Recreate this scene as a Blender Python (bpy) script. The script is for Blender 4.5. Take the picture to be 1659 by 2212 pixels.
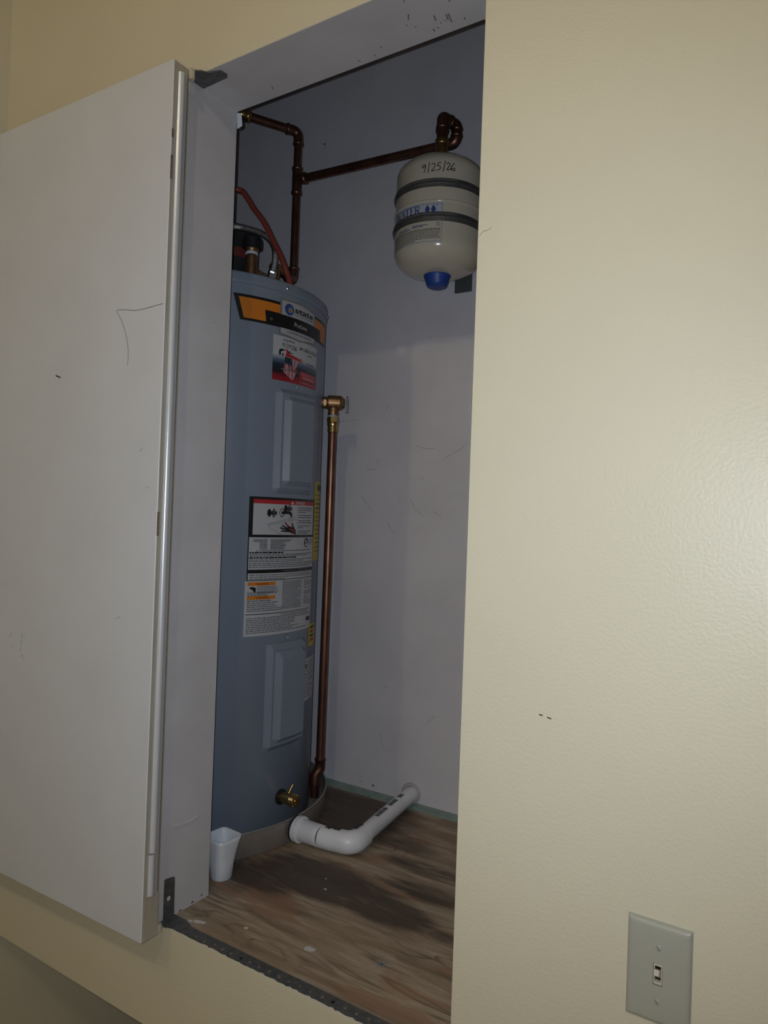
import bpy, math, random
from mathutils import Vector, Matrix

# ------------------------------------------------------------------ clean scene
for o in list(bpy.data.objects):
    bpy.data.objects.remove(o, do_unlink=True)
SC = bpy.context.scene
COL = SC.collection

# ------------------------------------------------------------------ camera
CAM_POS = Vector((0.0, -0.862, 1.45))
YAW, PITCH, ROLL = math.radians(32.41), math.radians(0.3934), math.radians(2.031)
fwd = Vector((-math.sin(YAW) * math.cos(PITCH), math.cos(YAW) * math.cos(PITCH), math.sin(PITCH)))
rgt = Vector((math.cos(YAW), math.sin(YAW), 0))
upv = rgt.cross(fwd)
r2 = math.cos(ROLL) * rgt + math.sin(ROLL) * upv
u2 = -math.sin(ROLL) * rgt + math.cos(ROLL) * upv
cd = bpy.data.cameras.new('camera')
cd.sensor_fit = 'HORIZONTAL'
cd.sensor_width = 36.0
cd.lens = 36.0 * 1539.0 / 1659.0
cd.clip_start = 0.02
cam = bpy.data.objects.new('camera', cd)
COL.objects.link(cam)
cam.matrix_world = Matrix(((r2.x, u2.x, -fwd.x, CAM_POS.x), (r2.y, u2.y, -fwd.y, CAM_POS.y),
                           (r2.z, u2.z, -fwd.z, CAM_POS.z), (0, 0, 0, 1)))
SC.camera = cam

# ------------------------------------------------------------------ world, phone flash, exposure
wd = bpy.data.worlds.new('world')
SC.world = wd
wd.use_nodes = True
wd.node_tree.nodes['Background'].inputs[0].default_value = (0.02, 0.02, 0.02, 1)
wd.node_tree.nodes['Background'].inputs[1].default_value = 0.3

FLASH_POWER = 21.5
LAMP_STRENGTH = 640.0
fl = bpy.data.lights.new('phone_flash', 'SPOT')
fl.energy = FLASH_POWER
fl.color = (0.87, 0.965, 1.07)
fl.spot_size = math.radians(125)
fl.spot_blend = 1.0
fl.shadow_soft_size = 0.003
flo = bpy.data.objects.new('phone_flash', fl)
COL.objects.link(flo)
fm = cam.matrix_world.copy()
fm.translation = CAM_POS - 0.015 * r2 + 0.014 * u2
flo.matrix_world = fm

SC.view_settings.view_transform = 'Standard'
SC.view_settings.look = 'None'
SC.view_settings.exposure = 0.0
SC.view_settings.gamma = 1.0
SC.view_settings.use_curve_mapping = False
SC.cycles.use_denoising = True
SC.cycles.max_bounces = 8

# ------------------------------------------------------------------ materials
def mat(name, color, rough=0.5, metal=0.0, var=0.06, scale=30.0, bump=0.0, bscale=300.0, spec=0.5, coat=0.0,
        stretch=(1, 1, 1), emit=None, trans=0.0, blotch=0.0, bdist=0.002):
    m = bpy.data.materials.new(name)
    m.use_nodes = True
    nt = m.node_tree
    b = nt.nodes['Principled BSDF']
    tc = nt.nodes.new('ShaderNodeTexCoord')
    mp = nt.nodes.new('ShaderNodeMapping')
    mp.inputs['Scale'].default_value = stretch
    nt.links.new(tc.outputs['Object'], mp.inputs['Vector'])
    nz = nt.nodes.new('ShaderNodeTexNoise')
    nz.inputs['Scale'].default_value = scale
    nz.inputs['Detail'].default_value = 4
    nt.links.new(mp.outputs['Vector'], nz.inputs['Vector'])
    rp = nt.nodes.new('ShaderNodeValToRGB')
    c0 = [max(0, c * (1 - var)) for c in color]
    c1 = [min(1, c * (1 + var)) for c in color]
    rp.color_ramp.elements[0].position = 0.3
    rp.color_ramp.elements[0].color = (*c0, 1)
    rp.color_ramp.elements[1].position = 0.7
    rp.color_ramp.elements[1].color = (*c1, 1)
    nt.links.new(nz.outputs['Fac'], rp.inputs['Fac'])
    out = rp.outputs['Color']
    if blotch > 0:
        n2 = nt.nodes.new('ShaderNodeTexNoise')
        n2.inputs['Scale'].default_value = 3.5
        n2.inputs['Detail'].default_value = 6
        n2.inputs['Roughness'].default_value = 0.65
        nt.links.new(mp.outputs['Vector'], n2.inputs['Vector'])
        r2_ = nt.nodes.new('ShaderNodeValToRGB')
        r2_.color_ramp.elements[0].position = 0.35
        r2_.color_ramp.elements[0].color = (1 - blotch, 1 - blotch, 1 - blotch, 1)
        r2_.color_ramp.elements[1].position = 0.6
        r2_.color_ramp.elements[1].color = (1, 1, 1, 1)
        nt.links.new(n2.outputs['Fac'], r2_.inputs['Fac'])
        mx = nt.nodes.new('ShaderNodeMixRGB')
        mx.blend_type = 'MULTIPLY'
        mx.inputs['Fac'].default_value = 1
        nt.links.new(out, mx.inputs['Color1'])
        nt.links.new(r2_.outputs['Color'], mx.inputs['Color2'])
        out = mx.outputs['Color']
    nt.links.new(out, b.inputs['Base Color'])
    b.inputs['Roughness'].default_value = rough
    b.inputs['Metallic'].default_value = metal
    b.inputs['Specular IOR Level'].default_value = spec
    b.inputs['Coat Weight'].default_value = coat
    b.inputs['Transmission Weight'].default_value = trans
    if bump > 0:
        n3 = nt.nodes.new('ShaderNodeTexNoise')
        n3.inputs['Scale'].default_value = bscale
        n3.inputs['Detail'].default_value = 3
        nt.links.new(mp.outputs['Vector'], n3.inputs['Vector'])
        bp = nt.nodes.new('ShaderNodeBump')
        bp.inputs['Strength'].default_value = bump
        bp.inputs['Distance'].default_value = bdist
        nt.links.new(n3.outputs['Fac'], bp.inputs['Height'])
        nt.links.new(bp.outputs['Normal'], b.inputs['Normal'])
    if emit:
        b.inputs['Emission Color'].default_value = (*emit[0], 1)
        b.inputs['Emission Strength'].default_value = emit[1]
    return m

M = {}
M['cream'] = mat('cream_wall_paint', (0.69, 0.65, 0.512), 0.42, var=0.025, scale=3.0, bump=0.35, bscale=230, bdist=0.0012)
M['grey_door'] = mat('grey_door_laminate', (0.67, 0.705, 0.785), 0.45, var=0.03, scale=6, bump=0.1, bscale=500, bdist=0.0006, blotch=0.03)
M['grey_jamb'] = mat('grey_jamb_paint', (0.59, 0.575, 0.60), 0.5, var=0.05, scale=10, bump=0.25, bscale=120, bdist=0.001, blotch=0.05)
M['closet'] = mat('lilac_grey_closet_paint', (0.645, 0.63, 0.68), 0.55, var=0.04, scale=6, bump=0.2, bscale=160, bdist=0.001, blotch=0.08)
M['green'] = mat('green_wall_strip', (0.22, 0.29, 0.26), 0.6, var=0.15, scale=40)
M['edge_tan'] = mat('worn_tan_edge', (0.42, 0.38, 0.31), 0.5, var=0.15, scale=25, stretch=(1, 1, .2))
M['edge_grey'] = mat('grey_door_edge', (0.40, 0.40, 0.40), 0.4, var=0.05)
M['bead'] = mat('bright_edge_channel', (0.74, 0.77, 0.82), 0.28, 0.3, var=0.03, scale=20)
M['hinge'] = mat('dark_hinge_steel', (0.125, 0.13, 0.132), 0.45, 0.45, var=0.25, scale=90, bump=.3, bscale=200)
M['knuckle'] = mat('cream_spattered_knuckle', (0.56, 0.50, 0.38), 0.5, var=0.15, scale=120)
M['tank'] = mat('blue_grey_enamel', (0.205, 0.245, 0.315), 0.33, var=0.02, scale=8, bump=.06, bscale=25, bdist=.002, spec=0.5)
M['copper'] = mat('aged_copper', (0.205, 0.105, 0.076), 0.38, 0.9, var=0.25, scale=35, stretch=(1, 1, .5))
M['brass'] = mat('yellow_brass', (0.42, 0.29, 0.12), 0.3, 0.95, var=0.2, scale=60)
M['bronze'] = mat('cast_bronze', (0.31, 0.185, 0.10), 0.42, 0.9, var=0.2, scale=90, bump=.2, bscale=300)
M['black'] = mat('black_plastic', (0.012, 0.012, 0.013), 0.5, var=0.2)
M['foam'] = mat('black_rubber', (0.016, 0.016, 0.018), 0.8, var=0.3, bump=.3, bscale=200)
M['red_tube'] = mat('red_plastic_tubing', (0.25, 0.05, 0.036), 0.35, var=0.05)
M['steel'] = mat('braided_steel', (0.50, 0.50, 0.51), 0.3, 0.95, var=0.12, scale=300, bump=.6, bscale=900)
M['chrome'] = mat('bright_steel', (0.58, 0.58, 0.59), 0.28, 0.95, var=0.05)
M['pan'] = mat('brownish_galvanised_pan', (0.36, 0.325, 0.295), 0.42, 0.45, var=0.15, scale=12, stretch=(1, 1, .3))
M['pan_rim'] = mat('rolled_pan_rim', (0.34, 0.33, 0.31), 0.4, 0.4, var=0.15)
M['pvc'] = mat('white_pvc', (0.80, 0.81, 0.86), 0.35, var=0.04, scale=25, blotch=.12)
M['ink'] = mat('smudged_black_ink', (0.05, 0.05, 0.055), 0.7, var=0.4, scale=150)
M['cup'] = mat('milky_plastic', (0.74, 0.78, 0.84), 0.3, var=0.02)
M['exp'] = mat('beige_tank_paint', (0.57, 0.52, 0.42), 0.16, var=0.02, scale=10, coat=.3)
M['strap'] = mat('grey_steel_strap', (0.15, 0.147, 0.145), 0.35, 0.6, var=0.15, scale=40)
M['blue_cap'] = mat('blue_plastic_cap', (0.018, 0.06, 0.30), 0.45, var=0.05)
M['bracket'] = mat('dark_green_grey_bracket', (0.10, 0.115, 0.115), 0.5, 0.4, var=0.1)
M['label_w'] = mat('white_label_stock', (0.46, 0.47, 0.50), 0.35, var=0.02)
M['label_gloss'] = mat('glossy_white_label', (0.46, 0.47, 0.51), 0.10, var=0.02)
M['sw_slot'] = mat('shaded_screw_slot', (0.20, 0.20, 0.175), 0.5, var=0.05)
M['label_grey'] = mat('pale_grey_label_stock', (0.40, 0.41, 0.44), 0.3, var=0.02)
M['p_black'] = mat('print_black', (0.010, 0.010, 0.011), 0.4, var=0.1)
M['p_grey'] = mat('print_fine_grey', (0.13, 0.13, 0.145), 0.5, var=0.1)
M['p_taupe'] = mat('print_taupe_border', (0.20, 0.18, 0.165), 0.4, var=0.05)
M['p_orange'] = mat('print_orange', (0.60, 0.185, 0.018), 0.4, var=0.04)
M['p_red'] = mat('print_red', (0.42, 0.025, 0.035), 0.4, var=0.06)
M['dull_red'] = mat('dull_red_band', (0.16, 0.025, 0.02), 0.6, var=0.1)
M['p_pink'] = mat('print_pale_red', (0.46, 0.22, 0.25), 0.45, var=0.05)
M['p_blue'] = mat('print_blue', (0.03, 0.06, 0.24), 0.4, var=0.05)
M['p_lblue'] = mat('print_light_blue', (0.08, 0.20, 0.38), 0.4, var=0.05)
M['p_navy'] = mat('print_navy', (0.018, 0.024, 0.055), 0.4, var=0.05)
M['p_white'] = mat('print_white', (0.52, 0.53, 0.55), 0.4, var=0.03)
M['p_yellow'] = mat('print_yellow', (0.56, 0.46, 0.045), 0.4, var=0.05)
M['scuff'] = mat('dark_scuff', (0.07, 0.07, 0.075), 0.7, var=0.3, scale=200)
M['scuff_soft'] = mat('faint_grey_scuff', (0.46, 0.45, 0.48), 0.7, var=0.2, scale=150)
M['brown_scuff'] = mat('brown_scuff', (0.20, 0.15, 0.115), 0.7, var=0.3, scale=200)
M['spot_white'] = mat('dried_white_paint', (0.60, 0.60, 0.61), 0.6, var=0.1, scale=200)
M['rust'] = mat('rusty_screw_head', (0.21, 0.155, 0.12), 0.6, 0.3, var=0.3, scale=200)
M['hole'] = mat('dark_hole', (0.006, 0.006, 0.006), 0.9, var=0.1)
M['sw_plate'] = mat('grey_green_switch_plastic', (0.40, 0.405, 0.355), 0.3, var=0.015, scale=15)
M['sw_cream'] = mat('ivory_toggle_plastic', (0.58, 0.53, 0.44), 0.35, var=0.02)
M['sw_screw'] = mat('painted_screw', (0.42, 0.42, 0.37), 0.35, var=0.05)
M['room_floor'] = mat('pale_tile_floor', (0.74, 0.70, 0.62), 0.6, var=0.15, scale=5)
M['ceiling'] = mat('white_ceiling_paint', (0.62, 0.60, 0.55), 0.7, var=0.03)
M['lamp'] = mat('glowing_glass', (0.9, 0.85, 0.75), 0.4, var=0.01, emit=((1.0, 0.82, 0.57), LAMP_STRENGTH))
M['lamp_base'] = mat('white_lamp_base', (0.7, 0.7, 0.68), 0.4, var=0.02)
M['blue_tape'] = mat('pale_blue_sealant', (0.35, 0.48, 0.58), 0.5, var=0.1)
M['flap'] = mat('white_paint_flake', (0.66, 0.70, 0.76), 0.5, var=0.04)

def plywood():
    m = bpy.data.materials.new('stained_plywood')
    m.use_nodes = True
    nt = m.node_tree
    N, L = nt.nodes, nt.links
    b = N['Principled BSDF']
    b.inputs['Roughness'].default_value = 0.6
    tc = N.new('ShaderNodeTexCoord')
    def noise(sc, scale, det=5, rough=.55, dist=0.0, off=(0, 0, 0)):
        mp = N.new('ShaderNodeMapping')
        mp.inputs['Scale'].default_value = sc
        mp.inputs['Location'].default_value = off
        mp.inputs['Rotation'].default_value = (0, 0, math.radians(-4))
        L.new(tc.outputs['Object'], mp.inputs['Vector'])
        n = N.new('ShaderNodeTexNoise')
        n.inputs['Scale'].default_value = scale
        n.inputs['Detail'].default_value = det
        n.inputs['Roughness'].default_value = rough
        n.inputs['Distortion'].default_value = dist
        L.new(mp.outputs['Vector'], n.inputs['Vector'])
        return n.outputs['Fac']
    def ramp(f, stops):
        r = N.new('ShaderNodeValToRGB')
        e = r.color_ramp.elements
        while len(e) < len(stops):
            e.new(0.5)
        for el, (p, c) in zip(e, stops):
            el.position = p
            el.color = (*c, 1) if len(c) == 3 else c
        L.new(f, r.inputs['Fac'])
        return r.outputs['Color']
    def mix(a, bcol, f, mode='MIX'):
        x = N.new('ShaderNodeMixRGB')
        x.blend_type = mode
        if isinstance(f, (int, float)):
            x.inputs['Fac'].default_value = f
        else:
            L.new(f, x.inputs['Fac'])
        for s, v in (('Color1', a), ('Color2', bcol)):
            if isinstance(v, tuple):
                x.inputs[s].default_value = (*v, 1)
            else:
                L.new(v, x.inputs[s])
        return x.outputs['Color']
    def math_(op, a, bb):
        x = N.new('ShaderNodeMath')
        x.operation = op
        x.use_clamp = True
        for i, v in enumerate((a, bb)):
            if isinstance(v, (int, float)):
                x.inputs[i].default_value = v
            else:
                L.new(v, x.inputs[i])
        return x.outputs[0]
    # growth rings: broad streaks, faint wandering contour lines, reddish heartwood patches
    broad = noise((1.0, 9.0, 1), 3.0, 8, .62, .35)
    base = ramp(broad, [(0.28, (0.18, 0.125, 0.080)), (0.45, (0.34, 0.262, 0.182)), (0.58, (0.475, 0.390, 0.290)), (0.75, (0.28, 0.210, 0.145))])
    field = noise((.9, 4.2, 1), 2.0, 3, .5, .5)
    wv = N.new('ShaderNodeMath'); wv.operation = 'MULTIPLY'; wv.inputs[1].default_value = 15.0
    L.new(field, wv.inputs[0])
    fr = N.new('ShaderNodeMath'); fr.operation = 'FRACT'
    L.new(wv.outputs[0], fr.inputs[0])
    bands = ramp(fr.outputs[0], [(0.0, (0, 0, 0)), (0.62, (.1, .1, .1)), (0.88, (1, 1, 1)), (1.0, (0, 0, 0))])
    patchy = ramp(noise((1.5, 5, 1), 3.0, 3, .5, 0, (7, 2, 0)), [(0.38, (0, 0, 0)), (0.62, (1, 1, 1))])
    fine = noise((2.5, 70, 1), 7, 6, .65)
    c = mix(base, (0.165, 0.108, 0.070), math_('MULTIPLY', math_('MULTIPLY', bands, patchy), .85))
    c = mix(c, ramp(fine, [(0.3, (.62, .60, .58)), (0.65, (1.05, 1.04, 1.03))]), .8, 'MULTIPLY')
    redm = ramp(noise((1.3, 5.0, 1), 3.6, 4, .55, .6, (3.1, 1.7, 0)), [(0.54, (0, 0, 0)), (0.61, (1, 1, 1))])
    c = mix(c, (0.30, 0.165, 0.102), math_('MULTIPLY', redm, .62))
    # water stain: blotches around real places on the board
    sep = N.new('ShaderNodeSeparateXYZ')
    L.new(tc.outputs['Object'], sep.inputs[0])
    warp = noise((1.6, 9, 1), 4.5, 7, .66, .3)
    tot = None
    for (cx, cy, rx, ry, w) in ((-.84, .295, .21, .080, 1.0), (-.70, .275, .13, .055, 1.0), (-.97, .225, .13, .065, .9), (-1.0, .60, .22, .15, 1.0),
                                (-.66, .37, .13, .035, .75), (-.70, .455, .13, .035, .7), (-.56, .262, .05, .018, .55), (-.82, .53, .13, .05, .6)):
        dx = math_('ABSOLUTE', 0, 0)
        a1 = N.new('ShaderNodeMath'); a1.operation = 'SUBTRACT'; L.new(sep.outputs[0], a1.inputs[0]); a1.inputs[1].default_value = cx
        a2 = N.new('ShaderNodeMath'); a2.operation = 'DIVIDE'; L.new(a1.outputs[0], a2.inputs[0]); a2.inputs[1].default_value = rx
        a3 = N.new('ShaderNodeMath'); a3.operation = 'MULTIPLY'; L.new(a2.outputs[0], a3.inputs[0]); L.new(a2.outputs[0], a3.inputs[1])
        b1 = N.new('ShaderNodeMath'); b1.operation = 'SUBTRACT'; L.new(sep.outputs[1], b1.inputs[0]); b1.inputs[1].default_value = cy
        b2 = N.new('ShaderNodeMath'); b2.operation = 'DIVIDE'; L.new(b1.outputs[0], b2.inputs[0]); b2.inputs[1].default_value = ry
        b3 = N.new('ShaderNodeMath'); b3.operation = 'MULTIPLY'; L.new(b2.outputs[0], b3.inputs[0]); L.new(b2.outputs[0], b3.inputs[1])
        s = N.new('ShaderNodeMath'); s.operation = 'ADD'; L.new(a3.outputs[0], s.inputs[0]); L.new(b3.outputs[0], s.inputs[1])
        q = N.new('ShaderNodeMath'); q.operation = 'SUBTRACT'; q.inputs[0].default_value = 1.25; L.new(s.outputs[0], q.inputs[1]); q.use_clamp = True
        p = N.new('ShaderNodeMath'); p.operation = 'MULTIPLY'; L.new(q.outputs[0], p.inputs[0]); p.inputs[1].default_value = w
        if tot is None:
            tot = p.outputs[0]
        else:
            mx = N.new('ShaderNodeMath'); mx.operation = 'MAXIMUM'; L.new(tot, mx.inputs[0]); L.new(p.outputs[0], mx.inputs[1]); tot = mx.outputs[0]
    sm = N.new('ShaderNodeMath'); sm.operation = 'MULTIPLY'
    wr = N.new('ShaderNodeMath'); wr.operation = 'MULTIPLY_ADD'; L.new(warp, wr.inputs[0]); wr.inputs[1].default_value = 2.2; wr.inputs[2].default_value = -.2
    L.new(tot, sm.inputs[0]); L.new(wr.outputs[0], sm.inputs[1])
    stain = ramp(sm.outputs[0], [(0.22, (0, 0, 0)), (0.75, (1, 1, 1))])
    c = mix(c, (0.062, 0.046, 0.036), math_('MULTIPLY', stain, .88))
    L.new(c, b.inputs['Base Color'])
    bp = N.new('ShaderNodeBump'); bp.inputs['Strength'].default_value = .3; bp.inputs['Distance'].default_value = .001
    L.new(fine, bp.inputs['Height'])
    L.new(bp.outputs['Normal'], b.inputs['Normal'])
    return m
M['plywood'] = plywood()

def sticker_fade():
    # printed fade of the service sticker: white at the top, navy, then red at the foot (flat print)
    m = bpy.data.materials.new('sticker_print_fade')
    m.use_nodes = True
    nt = m.node_tree
    b = nt.nodes['Principled BSDF']
    tc = nt.nodes.new('ShaderNodeTexCoord')
    sp = nt.nodes.new('ShaderNodeSeparateXYZ')
    nt.links.new(tc.outputs['Object'], sp.inputs[0])
    mr = nt.nodes.new('ShaderNodeMapRange')
    mr.inputs['From Min'].default_value = 1.744
    mr.inputs['From Max'].default_value = 1.843
    nt.links.new(sp.outputs[2], mr.inputs['Value'])
    r = nt.nodes.new('ShaderNodeValToRGB')
    st = [(0.0, (.34, .02, .03)), (.09, (.26, .016, .024)), (.20, (.018, .014, .022)), (.37, (.020, .030, .055)), (.47, (.10, .15, .22)), (.58, (.46, .47, .50))]
    e = r.color_ramp.elements
    while len(e) < len(st):
        e.new(.5)
    for el, (p, c) in zip(e, st):
        el.position = p
        el.color = (*c, 1)
    nt.links.new(mr.outputs[0], r.inputs['Fac'])
    nt.links.new(r.outputs['Color'], b.inputs['Base Color'])
    b.inputs['Roughness'].default_value = .3
    return m
M['fade'] = sticker_fade()

# ------------------------------------------------------------------ mesh builder
class MB:
    def __init__(self):
        self.v, self.f, self.m, self.s = [], [], [], []
    def add(self, vs, fs, mi=0, smooth=False):
        o = len(self.v)
        self.v += [tuple(p) for p in vs]
        for f in fs:
            self.f.append(tuple(i + o for i in f))
            self.m.append(mi)
            self.s.append(smooth)
    def box(self, x0, x1, y0, y1, z0, z1, mi=0):
        vs = [(x0, y0, z0), (x1, y0, z0), (x1, y1, z0), (x0, y1, z0), (x0, y0, z1), (x1, y0, z1), (x1, y1, z1), (x0, y1, z1)]
        self.add(vs, [(0, 3, 2, 1), (4, 5, 6, 7), (0, 1, 5, 4), (1, 2, 6, 5), (2, 3, 7, 6), (3, 0, 4, 7)], mi)
    def obox(self, c, ax, ay, az, mi=0):
        c, ax, ay, az = Vector(c), Vector(ax), Vector(ay), Vector(az)
        vs = [c + sx * ax + sy * ay + sz * az for sz in (-1, 1) for sx, sy in ((-1, -1), (1, -1), (1, 1), (-1, 1))]
        self.add(vs, [(0, 3, 2, 1), (4, 5, 6, 7), (0, 1, 5, 4), (1, 2, 6, 5), (2, 3, 7, 6), (3, 0, 4, 7)], mi)
    def tube(self, pts, rad, n=14, mi=0, caps=True, smooth=True):
        pts = [Vector(p) for p in pts]
        rad = rad if isinstance(rad, (list, tuple)) else [rad] * len(pts)
        T = []
        for i in range(len(pts)):
            a = pts[max(0, i - 1)]
            b = pts[min(len(pts) - 1, i + 1)]
            t = (b - a)
            if t.length < 1e-9:
                t = T[-1] if T else Vector((0, 0, 1))
            T.append(t.normalized())
        nrm = T[0].orthogonal().normalized()
        rings = []
        for i, (p, t) in enumerate(zip(pts, T)):
            nrm = (nrm - nrm.dot(t) * t)
            nrm = nrm.normalized() if nrm.length > 1e-6 else t.orthogonal().normalized()
            bi = t.cross(nrm)
            rings.append([p + rad[i] * (math.cos(2 * math.pi * k / n) * nrm + math.sin(2 * math.pi * k / n) * bi) for k in range(n)])
        vs = [q for r in rings for q in r]
        fs = []
        for i in range(len(rings) - 1):
            for k in range(n):
                k2 = (k + 1) % n
                fs.append((i * n + k, i * n + k2, (i + 1) * n + k2, (i + 1) * n + k))
        self.add(vs, fs, mi, smooth)
        if caps:
            self.add(rings[0], [tuple(range(n - 1, -1, -1))], mi)
            self.add(rings[-1], [tuple(range(n))], mi)
    def lathe(self, prof, c=(0, 0, 0), axis=(0, 0, 1), n=32, mi=0, smooth=True, sharp=True):
        # prof: (r, h) list; duplicate rings at corners keep edges crisp
        c, ax = Vector(c), Vector(axis).normalized()
        e1 = ax.orthogonal().normalized()
        e2 = ax.cross(e1)
        def ring(r, h):
            return [c + ax * h + r * (math.cos(2 * math.pi * k / n) * e1 + math.sin(2 * math.pi * k / n) * e2) for k in range(n)]
        for (r0, h0), (r1, h1) in zip(prof[:-1], prof[1:]):
            A, B = ring(max(r0, 1e-6), h0), ring(max(r1, 1e-6), h1)
            self.add(A + B, [(k, (k + 1) % n, n + (k + 1) % n, n + k) for k in range(n)], mi, smooth)
    def slathe(self, prof, c=(0, 0, 0), n=40, mi=0):
        # smooth-joined lathe about Z
        c = Vector(c)
        vs, fs = [], []
        for r, h in prof:
            vs += [c + Vector((max(r, 1e-5) * math.cos(2 * math.pi * k / n), max(r, 1e-5) * math.sin(2 * math.pi * k / n), h)) for k in range(n)]
        for i in range(len(prof) - 1):
            for k in range(n):
                k2 = (k + 1) % n
                fs.append((i * n + k, i * n + k2, (i + 1) * n + k2, (i + 1) * n + k))
        self.add(vs, fs, mi, True)
    def hexa(self, c, axis, r, h, mi=0):
        self.lathe([(0, -h / 2), (r, -h / 2), (r, h / 2), (0, h / 2)], c, axis, 6, mi, False)
    def build(self, name, mats, parent=None):
        me = bpy.data.meshes.new(name)
        me.from_pydata(self.v, [], self.f)
        for k in (mats if isinstance(mats, (list, tuple)) else [mats]):
            me.materials.append(M[k])
        for p, mi, s in zip(me.polygons, self.m, self.s):
            p.material_index = mi
            p.use_smooth = s
        me.update()
        o = bpy.data.objects.new(name, me)
        COL.objects.link(o)
        if parent is not None:
            o.parent = parent
        return o

def tag(o, label=None, cat=None, group=None, kind=None):
    if label: o['label'] = label
    if cat: o['category'] = cat
    if group: o['group'] = group
    if kind: o['kind'] = kind
    return o

def thing(name, loc, label, cat, group=None):
    o = bpy.data.objects.new(name, None)
    o.empty_display_size = 0.05
    COL.objects.link(o)
    o.location = loc
    tag(o, label, cat, group)
    return o

def adopt(parent, *objs):
    # keep world placement of parts whose meshes are written in world coordinates
    for o in objs:
        o.parent = parent
        o.matrix_parent_inverse = Matrix.Translation(-Vector(parent.location))
    return objs[0] if len(objs) == 1 else objs

def arc(c, a, b, r, n=8):
    """quarter bend: from c + r*a ... to c + r*b round the corner point c (a, b unit vectors leaving the corner)"""
    c, a, b = Vector(c), Vector(a).normalized(), Vector(b).normalized()
    o = c + r * a + r * b
    out = []
    for i in range(n + 1):
        t = i / n * math.pi / 2
        out.append(o - r * b * math.cos(t) - r * a * math.sin(t))
    return out

def strip(mb, pts, w, surf, mi=0):
    """flat stroke of width w along 2-d points, laid on a surface function surf(u, v)"""
    for (a, b) in zip(pts[:-1], pts[1:]):
        d = Vector((b[0] - a[0], b[1] - a[1]))
        if d.length < 1e-7:
            continue
        n = Vector((-d.y, d.x)).normalized() * w / 2
        e = d.normalized() * w * .25
        q = [(a[0] - e.x - n.x, a[1] - e.y - n.y), (b[0] + e.x - n.x, b[1] + e.y - n.y), (b[0] + e.x + n.x, b[1] + e.y + n.y), (a[0] - e.x + n.x, a[1] - e.y + n.y)]
        mb.add([surf(*p) for p in q], [(0, 1, 2, 3)], mi)

# ------------------------------------------------------------------ the setting
XL, XR = -0.987, -0.414          # opening left / right
ZS, ZH = 0.7203, 2.214           # sill / header
YB = 0.722                       # closet back wall
BOXZ = 0.534                     # underside of the raised closet
LWX = -1.567                     # room's left wall
CEIL = 3.08
random.seed(4)

mb = MB()
mb.box(LWX, XL - .001, 0, .016, BOXZ, CEIL)
mb.box(XR, 3.0, 0, .016, 0, CEIL)
mb.box(XL - .001, XR, 0, .016, ZH + .001, CEIL)
mb.box(XL - .001, XR, 0, .016, BOXZ, ZS - .004)
wall_front = tag(mb.build('wall_front', 'cream'), 'cream painted wall around the raised closet opening', kind='structure')

mb = MB(); mb.box(LWX - .03, LWX, -4.0, 0.0, 0, CEIL); mb.box(LWX - .03, LWX, 0, .9, 0, BOXZ)
tag(mb.build('wall_left', 'cream'), 'cream side wall at the far left corner, running on below the closet', kind='structure')
mb = MB(); mb.box(3.0, 3.05, -4.0, .016, 0, CEIL)
tag(mb.build('wall_right', 'cream'), kind='structure')
mb = MB(); mb.box(LWX, 3.0, -4.05, -4.0, 0, CEIL)
tag(mb.build('wall_rear', 'cream'), kind='structure')
mb = MB(); mb.box(LWX - .03, 3.05, -4.05, .9, -.05, 0)
tag(mb.build('floor', 'room_floor'), kind='structure')
mb = MB(); mb.box(LWX - .03, 3.05, -4.05, .016, CEIL, CEIL + .05)
tag(mb.build('ceiling', 'ceiling'), kind='structure')
# recess below the raised closet
mb = MB(); mb.box(LWX, XR, .9, .95, 0, BOXZ)
tag(mb.build('wall_under_closet', 'cream'), 'dim cream wall in the recess under the closet', kind='structure')
mb = MB(); mb.box(XR, XR + .02, .016, .9, 0, BOXZ)
tag(mb.build('wall_recess_side', 'cream'), kind='structure')
mb = MB(); mb.box(-1.72, -.26, .016, .76, BOXZ, BOXZ + .02)
tag(mb.build('trim_4', 'cream'), 'cream underside board of the raised closet', kind='structure')

# closet interior
mb = MB(); mb.box(-1.72, -.26, YB, YB + .02, ZS - .02, 2.78)
wall_back = tag(mb.build('wall_back', 'closet'), 'scuffed lilac grey back wall inside the closet', kind='structure')
mb = MB(); mb.box(-1.72, -1.70, .016, YB, ZS - .02, 2.78)
tag(mb.build('wall_closet_left', 'closet'), kind='structure')
mb = MB(); mb.box(-.28, -.26, .016, YB, ZS - .02, 2.78)
tag(mb.build('wall_closet_right', 'closet'), kind='structure')
mb = MB(); mb.box(-1.72, -.26, .016, YB + .02, 2.78, 2.80)
tag(mb.build('ceiling_closet', 'closet'), kind='structure')
mb = MB(); mb.box(-1.70, -.28, .0165, YB, ZS - .019, ZS); mb.box(XL, XR, .0012, .0165, ZS - .004, ZS - .0005)
closet_floor = tag(mb.build('floor_closet', 'plywood'), 'water stained bare plywood floor of the closet', kind='structure')
# green strip where the wall board stops short of the floor
mb = MB()
n = 46
for i in range(n):
    x0 = -1.70 + i * 1.42 / n
    x1 = x0 + 1.42 / n
    w = .002 * math.sin(i * 2.1) + .0015 * random.random()
    mb.add([(x0, .698 + w, ZS), (x1, .698 + .002 * math.sin((i + 1) * 2.1), ZS), (x1, YB, ZS + .009), (x0, YB, ZS + .009)], [(0, 1, 2, 3)])
    mb.add([(x0, .698 + w, ZS), (x0, YB, ZS + .009), (x0, YB, ZS)], [(0, 1, 2)])
tag(mb.build('baseboard_back', 'green'), 'dull green strip along the foot of the back wall', kind='structure')

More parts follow.
